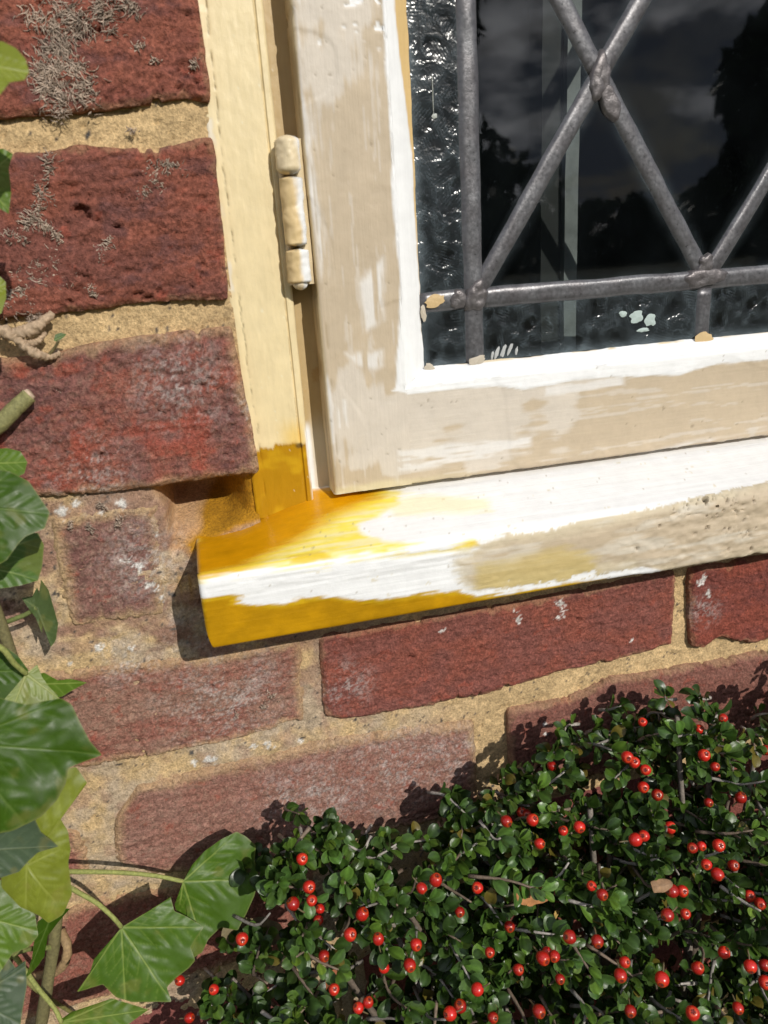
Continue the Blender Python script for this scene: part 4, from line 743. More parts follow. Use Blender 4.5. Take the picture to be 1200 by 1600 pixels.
member('stile', sp2, np.linspace(-163, 412, 60), True, plain_col(BEIGE), M['paint_up'])
tp = lerp((412, 22), (412, SY), 10) + lerp((412, SY), (372, SY), 20) + [(372, SY), (371.5, GY-.5)]
member('top_rail', tp, np.linspace(65.4, 518.2, 50), False, plain_col(BEIGE), M['paint_along'])
# --- glazing putty, bevelled from the sash face down to the glass
PX0, PX1, PZ0, PZ1 = 64.2, 77.0, -115.2, -107.0
def putty(name, ax, flip, seed):
    # ax: 'l','b','r','t'
    W = 18; w = np.linspace(0, 1, W)
    lo = axis([(0, 190, .85), (190, 480, 15)])/480
    t = lo[:, None]*np.ones((1, W)); w_ = np.ones((len(lo), 1))*w
    if ax == 'l': z0, z1 = PZ0+(PZ1-PZ0)*w_, 372-7*w_; x = PX0+(PX1-PX0)*w_; z = z0+(z1-z0)*t; g = z; n = fbm(z*.06, z*0, None, seed, 4, .6)
    elif ax == 'b': x0, x1 = PX0+(PX1-PX0)*w_, 519-13*w_; z = PZ0+(PZ1-PZ0)*w_; x = x0+(x1-x0)*t; g = x; n = fbm(x*.06, x*0+3, None, seed, 4, .6)
    elif ax == 'r': z0, z1 = PZ0+(PZ1-PZ0)*w_, 372-7*w_; x = 519-13*w_; z = z0+(z1-z0)*t; g = z; n = 0*z
    else: x0, x1 = PX0+(PX1-PX0)*w_, 519-13*w_; z = 372-7*w_; x = x0+(x1-x0)*t; g = x; n = 0*x
    y = (SY-.25) + (GY-.4-SY)*w_**1.15 - .5*np.sin(math.pi*w_)
    strk = fbm(g*.03, w_*7, None, seed+1, 3, .6)
    y = y + .12*strk + .25*n*np.sin(math.pi*w_)
    nd = .8*fbm(g*.12, g*0+w_*.3, None, seed+2, 4, .6)*(1-sm(0, .25, w_)) + .9*n*sm(.8, 1, w_)
    if ax == 'l': x = x + nd
    if ax == 'b': z = z + nd*.8
    c = WHITE*(1+.03*strk)[..., None]
    if ax == 'l': # old cream paint still bare beside the glass, wider towards the top
        lim = 1.02 - .42*sm(-20, 45, z) - .12*sm(-90, -20, z) + .05*n
        cr_ = sm(-.03, .03, w_-lim); c = mixc(c, (.66,.46,.20), cr_); y = y + .4*cr_
    if ax == 'b':
        c = mixc(c, (.60,.46,.24), .8*sm(.93, .97, w_ + .07*n)*sm(-.1, .2, fbm(x*.08, x*0+8, None, seed+5, 3)))
    V = np.stack([x, y, z], -1); Q = gquads(len(lo), W)
    # skirt behind
    Vb = V.copy(); Vb[..., 1] = GY+2.5
    if flip: Q = Q[:, ::-1]
    nV = V.reshape(-1, 3)
    return link('glazing_putty', make_mesh('glazing_putty', nV, [Q], c.reshape(-1, 3), np.full(len(nV), .5)), M['paint_up' if ax in 'lr' else 'paint_along'], win)
putty('glazing_putty', 'l', True, 471); putty('glazing_putty', 'b', False, 475); putty('glazing_putty', 'r', False, 479); putty('glazing_putty', 't', True, 483)
# --- panes
LX0, LX1, LZ0, LZ1 = 103.9, 490.0, -76.6, 306.0     # outer lead lines
HW, HH = 64.2, 94.6                                 # half lattice
def pane(poly, tex):
    P = np.array(poly, float); n = len(P); cen = P.mean(0)
    def inset(d):
        out = []
        for i in range(n):
            a, b, c_ = P[i-1], P[i], P[(i+1) % n]
            e1 = (b-a)/np.linalg.norm(b-a); e2 = (c_-b)/np.linalg.norm(c_-b)
            n1 = np.array([-e1[1], e1[0]]); n2 = np.array([-e2[1], e2[0]])
            if n1 @ (cen-a) < 0: n1 = -n1
            if n2 @ (cen-b) < 0: n2 = -n2
            m_ = n1+n2; out.append(b + m_*d/max(.3, (m_ @ n1)))
        return np.array(out)
    rings = [inset(1.5), inset(5.5), inset(10.5 if min(np.ptp(P[:,0]), np.ptp(P[:,1])) > 35 else 8.5)]
    V = []; E = []
    for r, e in zip(rings, (1., .35, 0.)):
        for q in r: V.append((q[0], GY, q[1])); E.append(e)
    V.append((rings[-1].mean(0)[0], GY, rings[-1].mean(0)[1])); E.append(0)
    base = len(V)
    for q in rings[0]: V.append((q[0], GY+3, q[1])); E.append(1.)
    Q = []; T = []
    for k in (0, 1):
        for i in range(n): Q.append((k*n+i, k*n+(i+1) % n, (k+1)*n+(i+1) % n, (k+1)*n+i))
    for i in range(n):
        T.append((2*n+i, 2*n+(i+1) % n, 3*n)); Q.append((i, base+i, base+(i+1) % n, (i+1) % n))
    me = make_mesh('pane', V, [Q, T], None, E, False)
    return link('pane', me, M['glass_tex' if tex else 'glass'], win, **({'label': 'chipped, frosted border pane'} if tex else {}))
gx0, gx1, gz0, gz1 = PX1-1.5, 507.5, PZ1-1.5, 366.0
nodes_x = [LX0+2*HW*k for k in range(4)]
pane([(gx0,LZ0),(LX0,LZ0),(LX0,LZ1),(gx0,LZ1)], True); pane([(LX1,LZ0),(gx1,LZ0),(gx1,LZ1),(LX1,LZ1)], True)
pane([(gx0,gz0),(LX0,gz0),(LX0,LZ0),(gx0,LZ0)], True); pane([(LX1,gz0),(gx1,gz0),(gx1,LZ0),(LX1,LZ0)], True)
pane([(gx0,LZ1),(LX0,LZ1),(LX0,gz1),(gx0,gz1)], True); pane([(LX1,LZ1),(gx1,LZ1),(gx1,gz1),(LX1,gz1)], True)
for a, b in zip(nodes_x[:-1], nodes_x[1:]):
    pane([(a,gz0),(b,gz0),(b,LZ0),(a,LZ0)], True); pane([(a,LZ1),(b,LZ1),(b,gz1),(a,gz1)], True)
def zn(k): return LZ0+HH*k
for i in range(3):
    a, b = nodes_x[i], nodes_x[i+1]; m_ = (a+b)/2
    pane([(a,zn(0)),(b,zn(0)),(m_,zn(1))], False); pane([(a,LZ1),(m_,zn(3)),(b,LZ1)], False)
    pane([(m_,zn(1)),(b,zn(2)),(m_,zn(3)),(a,zn(2))], False)
for i in range(1, 3):
    a = nodes_x[i]
    for k in (0, 2): pane([(a,zn(k)),(a+HW,zn(k+1)),(a,min(zn(k+2), LZ1)),(a-HW,zn(k+1))], False)
for k in (0, 2):
    pane([(LX0,zn(k)),(LX0+HW,zn(k+1)),(LX0,min(zn(k+2), LZ1))], False); pane([(LX1,zn(k)),(LX1,min(zn(k+2), LZ1)),(LX1-HW,zn(k+1))], False)
# --- lead cames: flattened half-round strips
def came(p, q, w=9.6, h=3.0, y0=GY+.2, seed=0):
    p = np.array(p, float); q = np.array(q, float); L_ = np.linalg.norm(q-p); d = (q-p)/L_; nrm = np.array([-d[1], d[0]])
    n = max(4, int(L_/3)); t = np.linspace(0, L_, n); K = 11; s = np.linspace(-1, 1, K)
    T_, S_ = np.meshgrid(t, s, indexing='ij')
    prof = np.clip(1-np.abs(S_)**4.6, 0, 1)**.5*(1-.16*S_**2)
    wob = .3*fbm(T_*.05, T_*0+seed, None, 500+seed, 3)
    hh = h*.58*(1+.20*fbm(T_*.08, S_*.9, None, 510+seed, 3)) - .35*np.exp(-((np.abs(S_)-.72)/.1)**2)
    off = S_*w/2*(1+.05*fbm(T_*.1, S_*0, None, 520+seed, 2)) + wob
    X = p[0]+d[0]*T_+nrm[0]*off; Z = p[1]+d[1]*T_+nrm[1]*off; Y = y0 - hh*prof
    V = np.stack([X, Y, Z], -1); Q = gquads(n, K)
    V = np.concatenate([V.reshape(-1, 3), V[0] + [[0, 3.2, 0]]*1, V[-1] + [[0, 3.2, 0]]*1])
    b0 = n*K; j = np.arange(K-1)
    Q = np.vstack([Q, np.stack([j, j+1, b0+j+1, b0+j], 1), np.stack([(n-1)*K+j, b0+K+j, b0+K+j+1, (n-1)*K+j+1], 1)])
    return link('lead_came', make_mesh('lead_came', V, [Q], None, None), M['lead'], win)
came((LX0, gz0+.5), (LX0, gz1), 9.8, 3.2, seed=1); came((LX1, gz0+.5), (LX1, gz1), 9.8, 3.2, seed=2)
came((gx0+1, LZ0), (LX0-4.5, LZ0), 9.6, 2.9, seed=3); came((LX0+4.5, LZ0), (LX1-4.5, LZ0-.6), 9.8, 3.1, seed=4); came((LX1+4.5, LZ0), (gx1, LZ0), 9.6, 2.9, seed=5)
came((gx0+1, LZ1), (gx1, LZ1), 9.6, 2.9, seed=6)
for i in (1, 2): came((nodes_x[i], gz0+.5), (nodes_x[i], LZ0-4.5), 8.6, 2.7, seed=6+i); came((nodes_x[i], LZ1+4.5), (nodes_x[i], gz1), 8.6, 2.7, seed=9+i)
sd = 12; joints = []
segs = []
for i in range(4):
    for k in range(4):
        x_, z_ = LX0 + HW*(2*i), zn(k)
        if k % 2 == 0:
            if i < 3: segs.append(((x_, zn(k)), (x_+HW, zn(k+1))))
            if i > 0: segs.append(((x_, zn(k)), (x_-HW, zn(k+1))))
        else:
            if i < 3: segs.append(((x_+HW, zn(k)), (x_, zn(k+1)))); segs.append(((x_+HW, zn(k)), (x_+2*HW, zn(k+1))))
for p, q in segs:
    sd += 1; d = np.array(q)-np.array(p); d = d/np.linalg.norm(d)
    came(np.array(p)+d*3.0, np.array(q)-d*1.0, 9.2, 2.55+.35*(sd % 2), seed=sd)
# --- solder joints: irregular flat blobs
def blob(x, z, rx, rz, h, rot, seed, y0=GY-1.6):
    nr, na_ = 8, 26; r = np.linspace(0, 1, nr)[:, None]; a = np.linspace(0, 2*math.pi, na_, endpoint=False)[None]
    lob = 1+.26*vn(np.cos(a)*1.6+seed, np.sin(a)*1.6, None, seed)+.12*vn(np.cos(a)*4, np.sin(a)*4, None, seed+1)
    u = r*np.cos(a)*rx*lob; v = r*np.sin(a)*rz*lob
    X = x+u*math.cos(rot)-v*math.sin(rot); Z = z+u*math.sin(rot)+v*math.cos(rot)
    Y = y0 - h*np.clip(1-r**4, 0, 1)**.8*(1+.45*fbm(X*.3, Z*.3, None, seed+2, 3)) + 0*a
    Y[-1] = y0+2.2
    V = np.stack([X, Y, Z], -1).reshape(-1, 3); V = np.vstack([V])
    i = np.arange(nr-1)[:, None]; k = np.arange(na_)[None]; k2 = (k+1) % na_
    Q = np.stack([i*na_+k, (i+1)*na_+k, (i+1)*na_+k2, i*na_+k2], -1).reshape(-1, 4)
    return link('solder_joint', make_mesh('solder_joint', V, [Q], None, None), M['solder'], win)
N, N2 = D['lead']['N'], D['lead']['N2']
blob(104.5, LZ0+1.5, 6.2, 9.5, 1.3, -.2, 601); blob(95.5, LZ0+.4, 4.6, 4.6, .9, 0, 607)
blob(nodes_x[1], LZ0+1.0, 13.5, 5.3, 1.3, .0, 602); blob(nodes_x[1]-2, LZ0+8, 5.5, 5.0, 1.1, .9, 608)
blob(LX0+HW-.5, zn(1)-1.0, 6.4, 12.0, 1.15, -.12, 603); blob(LX0+HW+5.0, zn(1)-10.5, 4.7, 9.5, .85, .56, 609)
for i in range(3):
    for k in (1, 3):
        if (i, k) != (0, 1): blob(LX0+HW*(2*i+1), zn(k), 5.6, 7.6, 1.7, .2, 620+i*5+k)
    if i: blob(nodes_x[i], zn(2), 6, 7.5, 1.7, 0, 640+i)
blob(nodes_x[2], LZ0, 12, 4.9, 1.6, 0, 650)
# paint daubs left on the leads and glass
def daub(pts_c, mat_c, y):
    for (x, z, rx, rz, rot, sd_) in pts_c:
        nr, na_ = 5, 22; r = np.linspace(0, 1, nr)[:, None]; a = np.linspace(0, 2*math.pi, na_, endpoint=False)[None]
        lob = 1+.25*vn(np.cos(a)*1.5+sd_, np.sin(a)*1.5, None, sd_)+.15*vn(np.cos(a)*4, np.sin(a)*4, None, sd_+1)
        u = r*np.cos(a)*rx*lob; v = r*np.sin(a)*rz*lob
        X = x+u*math.cos(rot)-v*math.sin(rot); Z = z+u*math.sin(rot)+v*math.cos(rot)
        Y = y - .35*(1-r**2) + 0*a + .15*fbm(X*.8, Z*.8, None, sd_, 2)
        i = np.arange(nr-1)[:, None]; k = np.arange(na_)[None]; k2 = (k+1) % na_
        Q = np.stack([i*na_+k, (i+1)*na_+k, (i+1)*na_+k2, i*na_+k2], -1).reshape(-1, 4)
        V = np.stack([X, Y, Z], -1).reshape(-1, 3)
        link('paint_daub', make_mesh('paint_daub', V, [Q], np.broadcast_to(np.array(mat_c), V.shape), np.full(len(V), .6)), M['paint_thick'], win)
daub([(83.5, LZ0+.6, 5, 2.6, .25, 661), (nodes_x[1]+.4, gz0+1.6, 5.6, 3.4, .1, 668)], (.56, .40, .20), GY-2.3)
daub([(104.2, gz0+2.2, 4.4, 2.2, .2, 664), (79.5, gz0+1.2, 3.0, 2.0, -.6, 665), (77.6, LZ0-5, 1.4, 4.0, .2, 666)], (.48, .42, .33), GY-2.2)
daub([(193, -92.5, 4.2, 3.0, .3, 671), (201, -95, 3.2, 3.4, .9, 672), (185, -90.5, 2.2, 1.6, 0, 673), (197, -99.5, 3.4, 1.1, .1, 676)], (.40, .48, .45), GY-.25)
daub([(115.5, -103.8, 1.0, 3.4, -.35, 681), (119, -103.0, 1.0, 3.2, -.35, 682), (122.5, -102.5, .9, 3.0, -.4, 683), (113, -105, .8, 2.2, -.3, 684), (126.0, -103.6, .7, 2.2, -.3, 685)], (.42, .43, .42), GY-.25)
daub([(87.5, 3.0, 1.2, 1.1, 0, 691), (87.2, 12, .22, 8, 0, 692)], (.42, .44, .40), GY-.25)
# --- hinge
hg = D['hinge']
def hinge():
    hx = 19.3
    root = None
    def knuckle(z0, z1, r, seed, col, lump, white_r, name='knuckle', parent=None, tip=False):
        n = max(10, int((z1-z0)/.7)); K = 36
        zz = np.linspace(z0, z1, n)[:, None]; a = np.linspace(0, 2*math.pi, K, endpoint=False)[None]
        ed = np.minimum(zz-z0, z1-zz)
        rr = r*np.sqrt(np.clip(1-(1-np.clip(ed/(2.6 if tip else .7), 0, 1))**2, 0.04, 1))*(1+0*a)
        rr = rr + lump*(fbm(np.cos(a)*1.2+seed, np.sin(a)*1.2, zz*.22, seed, 3)) + lump*.5*fbm(np.cos(a)*3+seed, np.sin(a)*3, zz*.6, seed+4, 3)
        X = hx+(zz-(-36))*.006 + rr*np.cos(a); Y = -2.2 + rr*np.sin(a)*.95 + 0*zz; Z = zz + 0*a
        c = np.broadcast_to(np.array(col), X.shape+(3,)).copy()*(1+.06*fbm(X*.3, Z*.3, None, seed+9, 3))[..., None]
        c = mixc(c, WHITE*.96, sm(white_r-.25, white_r+.25, np.cos(a)*1.0+0*zz+.45*fbm(X*.2, Z*.14, None, seed+7, 4)))
        bare = sm(1.4, .2, np.abs(ed))*sm(-.1, .2, fbm(np.cos(a)*2, zz*.1, None, seed+11, 3))*.7; c = mixc(c, (.06,.075,.08), bare)
        V = np.stack([X, Y, Z], -1); Q = gquads(n, K)
        j = np.arange(K); j2 = (j+1) % K; i = np.arange(n-1)[:, None]
        Q = np.stack([i*K+j, i*K+j2, (i+1)*K+j2, (i+1)*K+j], -1).reshape(-1, 4)
        Vs = np.vstack([V.reshape(-1, 3), V[0].mean(0), V[-1].mean(0)]); cc = np.vstack([c.reshape(-1, 3), c[0].mean(0), c[-1].mean(0)])
        T = np.vstack([np.stack([np.full(K, n*K), j2, j], 1), np.stack([np.full(K, n*K+1), (n-1)*K+j, (n-1)*K+j2], 1)])
        return link(name, make_mesh(name, Vs, [Q, T], cc, np.full(len(Vs), .42)), M['paint_thick'], parent)
    body = knuckle(-47.8, -19.9, 4.9, 701, (.66,.49,.25), .6, .45, 'hinge', win)
    body['label'] = 'old barrel hinge thick with cracked cream paint'
    knuckle(-19.2, -4.0, 5.1, 711, (.68,.56,.36), .7, .55, 'knuckle', body, True)
    knuckle(-63.5, -48.9, 5.0, 721, (.66,.49,.25), .6, .2, 'knuckle', body)
    knuckle(-66.2, -61.5, 3.5, 731, (.68,.57,.40), .7, .6, 'pin_end', body, True)
    # leaves of the hinge, let into jamb and sash
    for x0, x1, y in ((15.0, 19.0, 3.0), (20.5, 26.2, 1.0)):
        xs_ = np.linspace(x0, x1, 8)[:, None]*np.ones((1, 50)); zs_ = np.ones((8, 1))*np.linspace(-64, -5, 50)[None]
        Y = y - 1.4*np.sin(math.pi*np.clip((xs_-x0)/(x1-x0), 0, 1)) + .4*fbm(xs_*.3, zs_*.15, None, 741, 3)
        V = np.stack([xs_, Y, zs_], -1).reshape(-1, 3)
        link('hinge_leaf', make_mesh('hinge_leaf', V, [gquads(8, 50)], np.broadcast_to(np.array((.64,.52,.33)), V.shape), np.full(len(V), .45)), M['paint_thick'], body)
hinge()
# --- post in the room, seen through the glass
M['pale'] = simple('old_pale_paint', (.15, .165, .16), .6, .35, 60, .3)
M['drab'] = simple('dark_green_return', (.006, .008, .007), .7, .2, 60, .2)  # near-black green for the return beside the pale edge
post = thing('window_post', 'pale painted upright post standing behind the leaded glass', 'post', (182, 68, -640))
def post_part(name, x0, x1, y0, y1, mat):
    zz = np.linspace(-640, 500, 60); V = []; 
    for z_ in zz:
        w = .5*math.sin(z_*.03)+.4*math.sin(z_*.11+1)
        V += [(x0+w*.6, y0, z_), (x1+w*.3, y0+.5, z_), (x1, y1, z_), (x0, y1, z_)]
    Q = [(4*i+k, 4*i+(k+1) % 4, 4*i+4+(k+1) % 4, 4*i+4+k) for i in range(59) for k in range(4)]
    link(name, make_mesh(name, V, [Q], smooth=False), mat, post)
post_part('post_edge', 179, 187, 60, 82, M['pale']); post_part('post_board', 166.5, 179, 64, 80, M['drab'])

# ------------------------------------------------------------------ ivy
TONE = dict(mid=((.036,.080,.005),(.12,.18,.04)), light=((.075,.135,.012),(.2,.26,.06)), shiny=((.06,.12,.02),(.18,.24,.08)), dull=((.055,.085,.025),(.11,.15,.06)),
    pale=((.17,.21,.055),(.27,.30,.10)), yellow=((.16,.19,.02),(.24,.27,.05)), grey=((.055,.085,.045),(.15,.18,.1)), fresh=((.054,.112,.009),(.18,.24,.05)))
def ivy_leaf_mesh(lf, i):
    o = np.array(lf['o']); j = np.array(lf['j']); n = np.array(lf['nv']); t = [np.array(q) for q in lf['t']]
    ex = np.cross(n, (0, 0, 1)); ex /= np.linalg.norm(ex); ey = np.cross(ex, n)
    to2 = lambda P: np.stack([(P-j) @ ex, (P-j) @ ey], -1)
    O = to2(np.vstack([o, o[:1]])); A_ = 168; K = 34
    O = resample(O, A_*2+1)[:-1]
    Os = (np.roll(O, 1, 0)+O*2+np.roll(O, -1, 0))/4; O = Os[::2]
    r = (np.linspace(0, 1, K)**.85)[:, None, None]
    P = O[None]*r; x, y = P[..., 0], P[..., 1]; rr = np.broadcast_to(r[..., 0], x.shape); s = 800+i*13
    size = np.linalg.norm(O, axis=1).max()
    vd = np.full(x.shape, 1e3); vs = np.full(x.shape, 1e3)
    def seg(ax_, ay_, bx, by):
        e = np.array([bx-ax_, by-ay_]); tt = np.clip(((x-ax_)*e[0]+(y-ay_)*e[1])/(e@e+1e-9), 0, 1); return np.hypot(x-ax_-e[0]*tt, y-ay_-e[1]*tt), tt
    for tp_ in t:
        q = to2(tp_[None])[0]; L_ = np.linalg.norm(q)
        d, tt = seg(0, 0, q[0], q[1]); vd = np.minimum(vd, d/(1.05-.75*tt))
        a = math.atan2(q[1], q[0])
        for f_ in (.2, .38, .56, .74):
            for sg in (-1, 1):
                b = a+sg*.75; l2 = L_*.38*(1-f_*.5); d, tt = seg(q[0]*f_, q[1]*f_, q[0]*f_+math.cos(b)*l2, q[1]*f_+math.sin(b)*l2); vs = np.minimum(vs, d/(1.05-.6*tt))
    wob = .25*fbm(x*.4, y*.4, None, s, 3)
    vm = sm(.68, .28, vd+wob*.3); vm2 = sm(.45, .15, vs+wob*.4)*.7
    base, vein = TONE[lf['tone']]
    c = np.broadcast_to(np.array(base), x.shape+(3,))*(1+.14*fbm(x*.08, y*.08, None, s+1, 4, .6)+.10*fbm(x*.9, y*.9, None, s+2, 3, .6))[..., None]
    c = mixc(c, np.array(base)*.8, .4*sm(1.2, 4.5, np.minimum(vd, vs)))
    c = mixc(c, vein, np.clip(vm*.9+vm2*.5, 0, 1)*(.5 if lf['tone'] in ('mid', 'grey') else .85))
    c = mixc(c, (.22,.19,.05), .25*sm(.35, .6, fbm(x*.12, y*.12, None, s+3, 3)))
    rim = sm(.985, 1.0, rr); c = mixc(c, (.16,.17,.05), .6*rim)
    if lf['tone'] == 'pale': c = mixc(c, (.20,.12,.07), .9*sm(.955, .985, rr+.03*fbm(x*.3, y*.3, None, s+4, 3))*(x > 0))
    h = lf['curl']*(-.9*rr**2.2*(.55+.6*fbm(np.cos(np.arctan2(y, x))*1.4, np.sin(np.arctan2(y, x))*1.4, None, s+5, 2)) + .55*fbm(x*.06, y*.06, None, s+6, 3))*(size/45)
    h = h + .24*sm(0, 5, np.minimum(vd, vs*1.6)) - .12*vm
    V = j + x[..., None]*ex + y[..., None]*ey + h[..., None]*n
    ii = np.arange(K-1)[:, None]; k = np.arange(A_)[None]; k2 = (k+1) % A_
    Q = np.stack([ii*A_+k, (ii+1)*A_+k, (ii+1)*A_+k2, ii*A_+k2], -1).reshape(-1, 4)
    return make_mesh('leaf', V.reshape(-1, 3), [Q], c.reshape(-1, 3), origin=j)
ivy = thing('ivy_plant', 'green ivy with lobed leaves climbing the brick wall left of the sill', 'ivy', (-190, -8, -640))
ivy_objs = {}
for i, lf in enumerate(D['ivy']):
    ivy_objs[lf['n']] = link('leaf', ivy_leaf_mesh(lf, i), M['ivy'], ivy)
def tubepart(name, pts, rad, col, mat, parent, sides=10, n=26, lump=.12, seed=0, **kw):
    V, Q, T = tube_geo(pts, rad, sides, n, lump, seed); cl = np.array(col)*(1+.15*fbm(V[:,0]*.3, V[:,2]*.3, None, seed+3, 3))[:, None]
    return link(name, make_mesh(name, V, [Q, T], cl), mat, parent, **kw)
for nm, pts in D['petiole'].items():
    tubepart('petiole', pts, (1.25, 1.1, 1.0), (.26,.28,.08) if nm != 'drooping' else (.14,.17,.05), M['stem'], ivy_objs[nm], n=30, seed=len(nm))
tubepart('stem', D['ivystem'][0], (2.2, 2.4, 2.1, 1.6), (.30,.20,.10), M['stem'], ivy, seed=5, lump=.2, n=40)
tubepart('stem', D['ivystem'][1], (1.4, 1.2, .9), (.20,.19,.06), M['stem'], ivy, seed=6)
# the vines themselves and foliage beyond the left edge
tubepart('stem', [(-215,-8,-640),(-200,-20,-560),(-178,-28,-480),(-150,-34,-400),(-128,-30,-320),(-126,-24,-230),(-130,-26,-120),(-118,-30,-20),(-128,-30,120)], (4.5,3.6,3,2.6,2.2,1.8,1.5), (.16,.14,.06), M['stem'], ivy, seed=9, n=90)
tubepart('stem', [(-260,-8,-640),(-262,-20,-500),(-240,-26,-360),(-246,-26,-200),(-225,-28,-60)], (4,3,2.4,2), (.16,.14,.06), M['stem'], ivy, seed=10, n=70)
R2 = np.random.RandomState(21); protos = [o for k, o in ivy_objs.items() if k in ('front_a', 'front_b', 'yellow_green', 'upper')]
for q in range(26):
    p = protos[q % 4]; c_ = bpy.data.objects.new('leaf', p.data); COL.objects.link(c_); c_.parent = ivy
    zq = -560+q*26.0; xq = R2.uniform(-290, -185) if zq > -420 else R2.uniform(-290, -235)
    c_.location = tuple((np.array((xq, R2.uniform(-62, -25), zq)) - WO[ivy.name])*MM)
    c_.rotation_euler = (R2.uniform(-.4, .4), R2.uniform(-2.5, 2.5), R2.uniform(-.5, .4)); c_.scale = (R2.uniform(.7, 1.05),)*3
# every other leaf hangs from the nearest vine by its own stalk
VINES = np.vstack([smoothline([(-215,-8,-640),(-200,-20,-560),(-178,-28,-480),(-150,-34,-400),(-128,-30,-320),(-126,-24,-230),(-130,-26,-120),(-118,-30,-20),(-128,-30,120)], 90), smoothline([(-260,-8,-640),(-262,-20,-500),(-240,-26,-360),(-246,-26,-200),(-225,-28,-60)], 70)])
for ob in [o for o in ivy.children if o.name.split('.')[0] == 'leaf']:
    if any(ob is ivy_objs[k] for k in D['petiole']): continue
    j = np.array(ob.location)/MM + WO[ivy.name]; tgt = j-[0, 0, 14]; v = VINES[np.argmin(np.linalg.norm(VINES-tgt, axis=1))]
    b_ = j+[0, 2.0, 0]; mid_ = (b_+v)/2+[0, 3, 6]
    V, Q, T = tube_geo([j+[0, .3, 0], b_*.9+mid_*.1, mid_, v], (1.0, 1.0, 1.1, 1.3), 8, 18, .05, 3)
    V = V-j; me = make_mesh('petiole', V, [Q, T], np.broadcast_to(np.array((.20,.22,.07)), V.shape), origin=(0,0,0))[0]; me.materials.append(M['stem'])
    pt = bpy.data.objects.new('petiole', me); COL.objects.link(pt); pt.parent = ob
    pt.matrix_parent_inverse = (Matrix.LocRotScale(None, ob.rotation_euler, ob.scale)).inverted()
# bare woody root and the cut stem
root = thing('ivy_root', 'knotted pale bare ivy stem clinging to the mortar joint', 'ivy stem', (-100, -4, -84))
for i, (pts, rad) in enumerate(zip(D['root'], ((2.7,3.0,2.3,2.6,2.0,1.5), (2.4,1.9,2.0,1.4,1.7), (1.6,1.3,.8), (.7,.6,.5)))):
    tubepart('stem' if i < 3 else 'petiole', pts, rad, (.40,.29,.19) if i < 3 else (.18,.15,.07), M['stem'], root, 14, 60, .42 if i < 3 else .1, 30+i)
lo = np.array(D['rootleaf']); 
link('leaf', ivy_leaf_mesh(dict(o=[list(a) for a in lo], j=list(lo[0]), nv=[.2,-.9,.38], t=[list(lo[3])], tone='mid', curl=.6), 77), M['ivy'], root)
stub = thing('cut_stem', 'short green ivy stem with a cut end leaning on the bricks', 'ivy stem', D['stub'][0])
tubepart('stem', D['stub'], (3.6, 3.5, 3.4, 3.3), (.21,.20,.08), M['stem'], stub, 14, 30, .06, 41)
tubepart('cut_end', [np.array(D['stub'][-1])-np.array([.6,.1,-.0]), np.array(D['stub'][-1])+np.array([.9,-.1,.9])], (2.9, 2.2), (.55,.42,.30), M['stem'], stub, 12, 5, .1, 42)

# ------------------------------------------------------------------ berry shrub against the foot of the wall
shrub = thing('berry_shrub', 'low evergreen shrub with small glossy leaves and red berries below the window', 'shrub', (150, -60, -640))
BT = np.array(D['btop']); BER = np.array(D['berry'])
R3 = np.random.RandomState(12)
def ztop(x): return np.interp(x, np.r_[-95, BT[:,0], 330, 420], np.r_[-470, BT[:,1], -300, -330])
def front(x, z): return -np.clip(50 + .85*np.clip(ztop(x)-z, 0, None), 45, 150)
def leaf_shape(L_, W_, fold, cup, twist):
    ts_ = np.array([0, .12, .3, .5, .7, .86, .96, 1.0]); wd = np.array([.04, .30, .70, .95, 1.0, .78, .40, .05])*W_/2
    ss = np.array([-1, -.55, 0, .55, 1.])
    V = []
    for t, w in zip(ts_, wd):
        for s in ss:
            x = s*w; y = t*L_; z = abs(s)*w*fold - cup*(t-.4)**2*L_ + cup*.12*L_ + twist*s*(t-.5)*W_ - .10*w*(1-abs(s))*0
            V.append((x, y, z))
    return np.array(V), gquads(len(ts_), len(ss))
LV = []
for k in range(8):
    Lk = [8.0, 9.0, 9.6, 7.0, 7.6, 9.4, 6.2, 10.2][k]
    LV.append(leaf_shape(Lk, Lk*[.74,.66,.62,.78,.70,.60,.76,.62][k], [.30,.22,.36,.15,.28,.34,.2,.25][k], [.35,.2,.5,.15,.3,.4,.1,.45][k], [.1,-.12,.05,.15,-.05,.1,0,-.15][k]))
TINT = np.array([(.030,.070,.013),(.036,.080,.014),(.026,.060,.014),(.046,.092,.014),(.032,.066,.016),(.040,.084,.012),(.056,.100,.014),(.028,.062,.015)])
def leafcols(k):
    V, Q = LV[k]; c = np.broadcast_to(TINT[k]*np.array((1.38,1.26,1.1)), V.shape).copy()
    mid = np.abs(V[:, 0]) < .05; c[mid] = c[mid]*1.55
    rim = np.tile([1,0,0,0,1], len(V)//5) == 1; c[rim] = c[rim]*1.2+np.array((.008,.010,.003))
    return c
LC = [leafcols(k) for k in range(8)]
LEAVES = []                                              # (variant, 3x3, position)
twG = Geo()
def frame(d, up):
    d = d/np.linalg.norm(d); s = np.cross(d, up); s /= np.linalg.norm(s)+1e-9; return np.stack([s, d, np.cross(s, d)], 1)
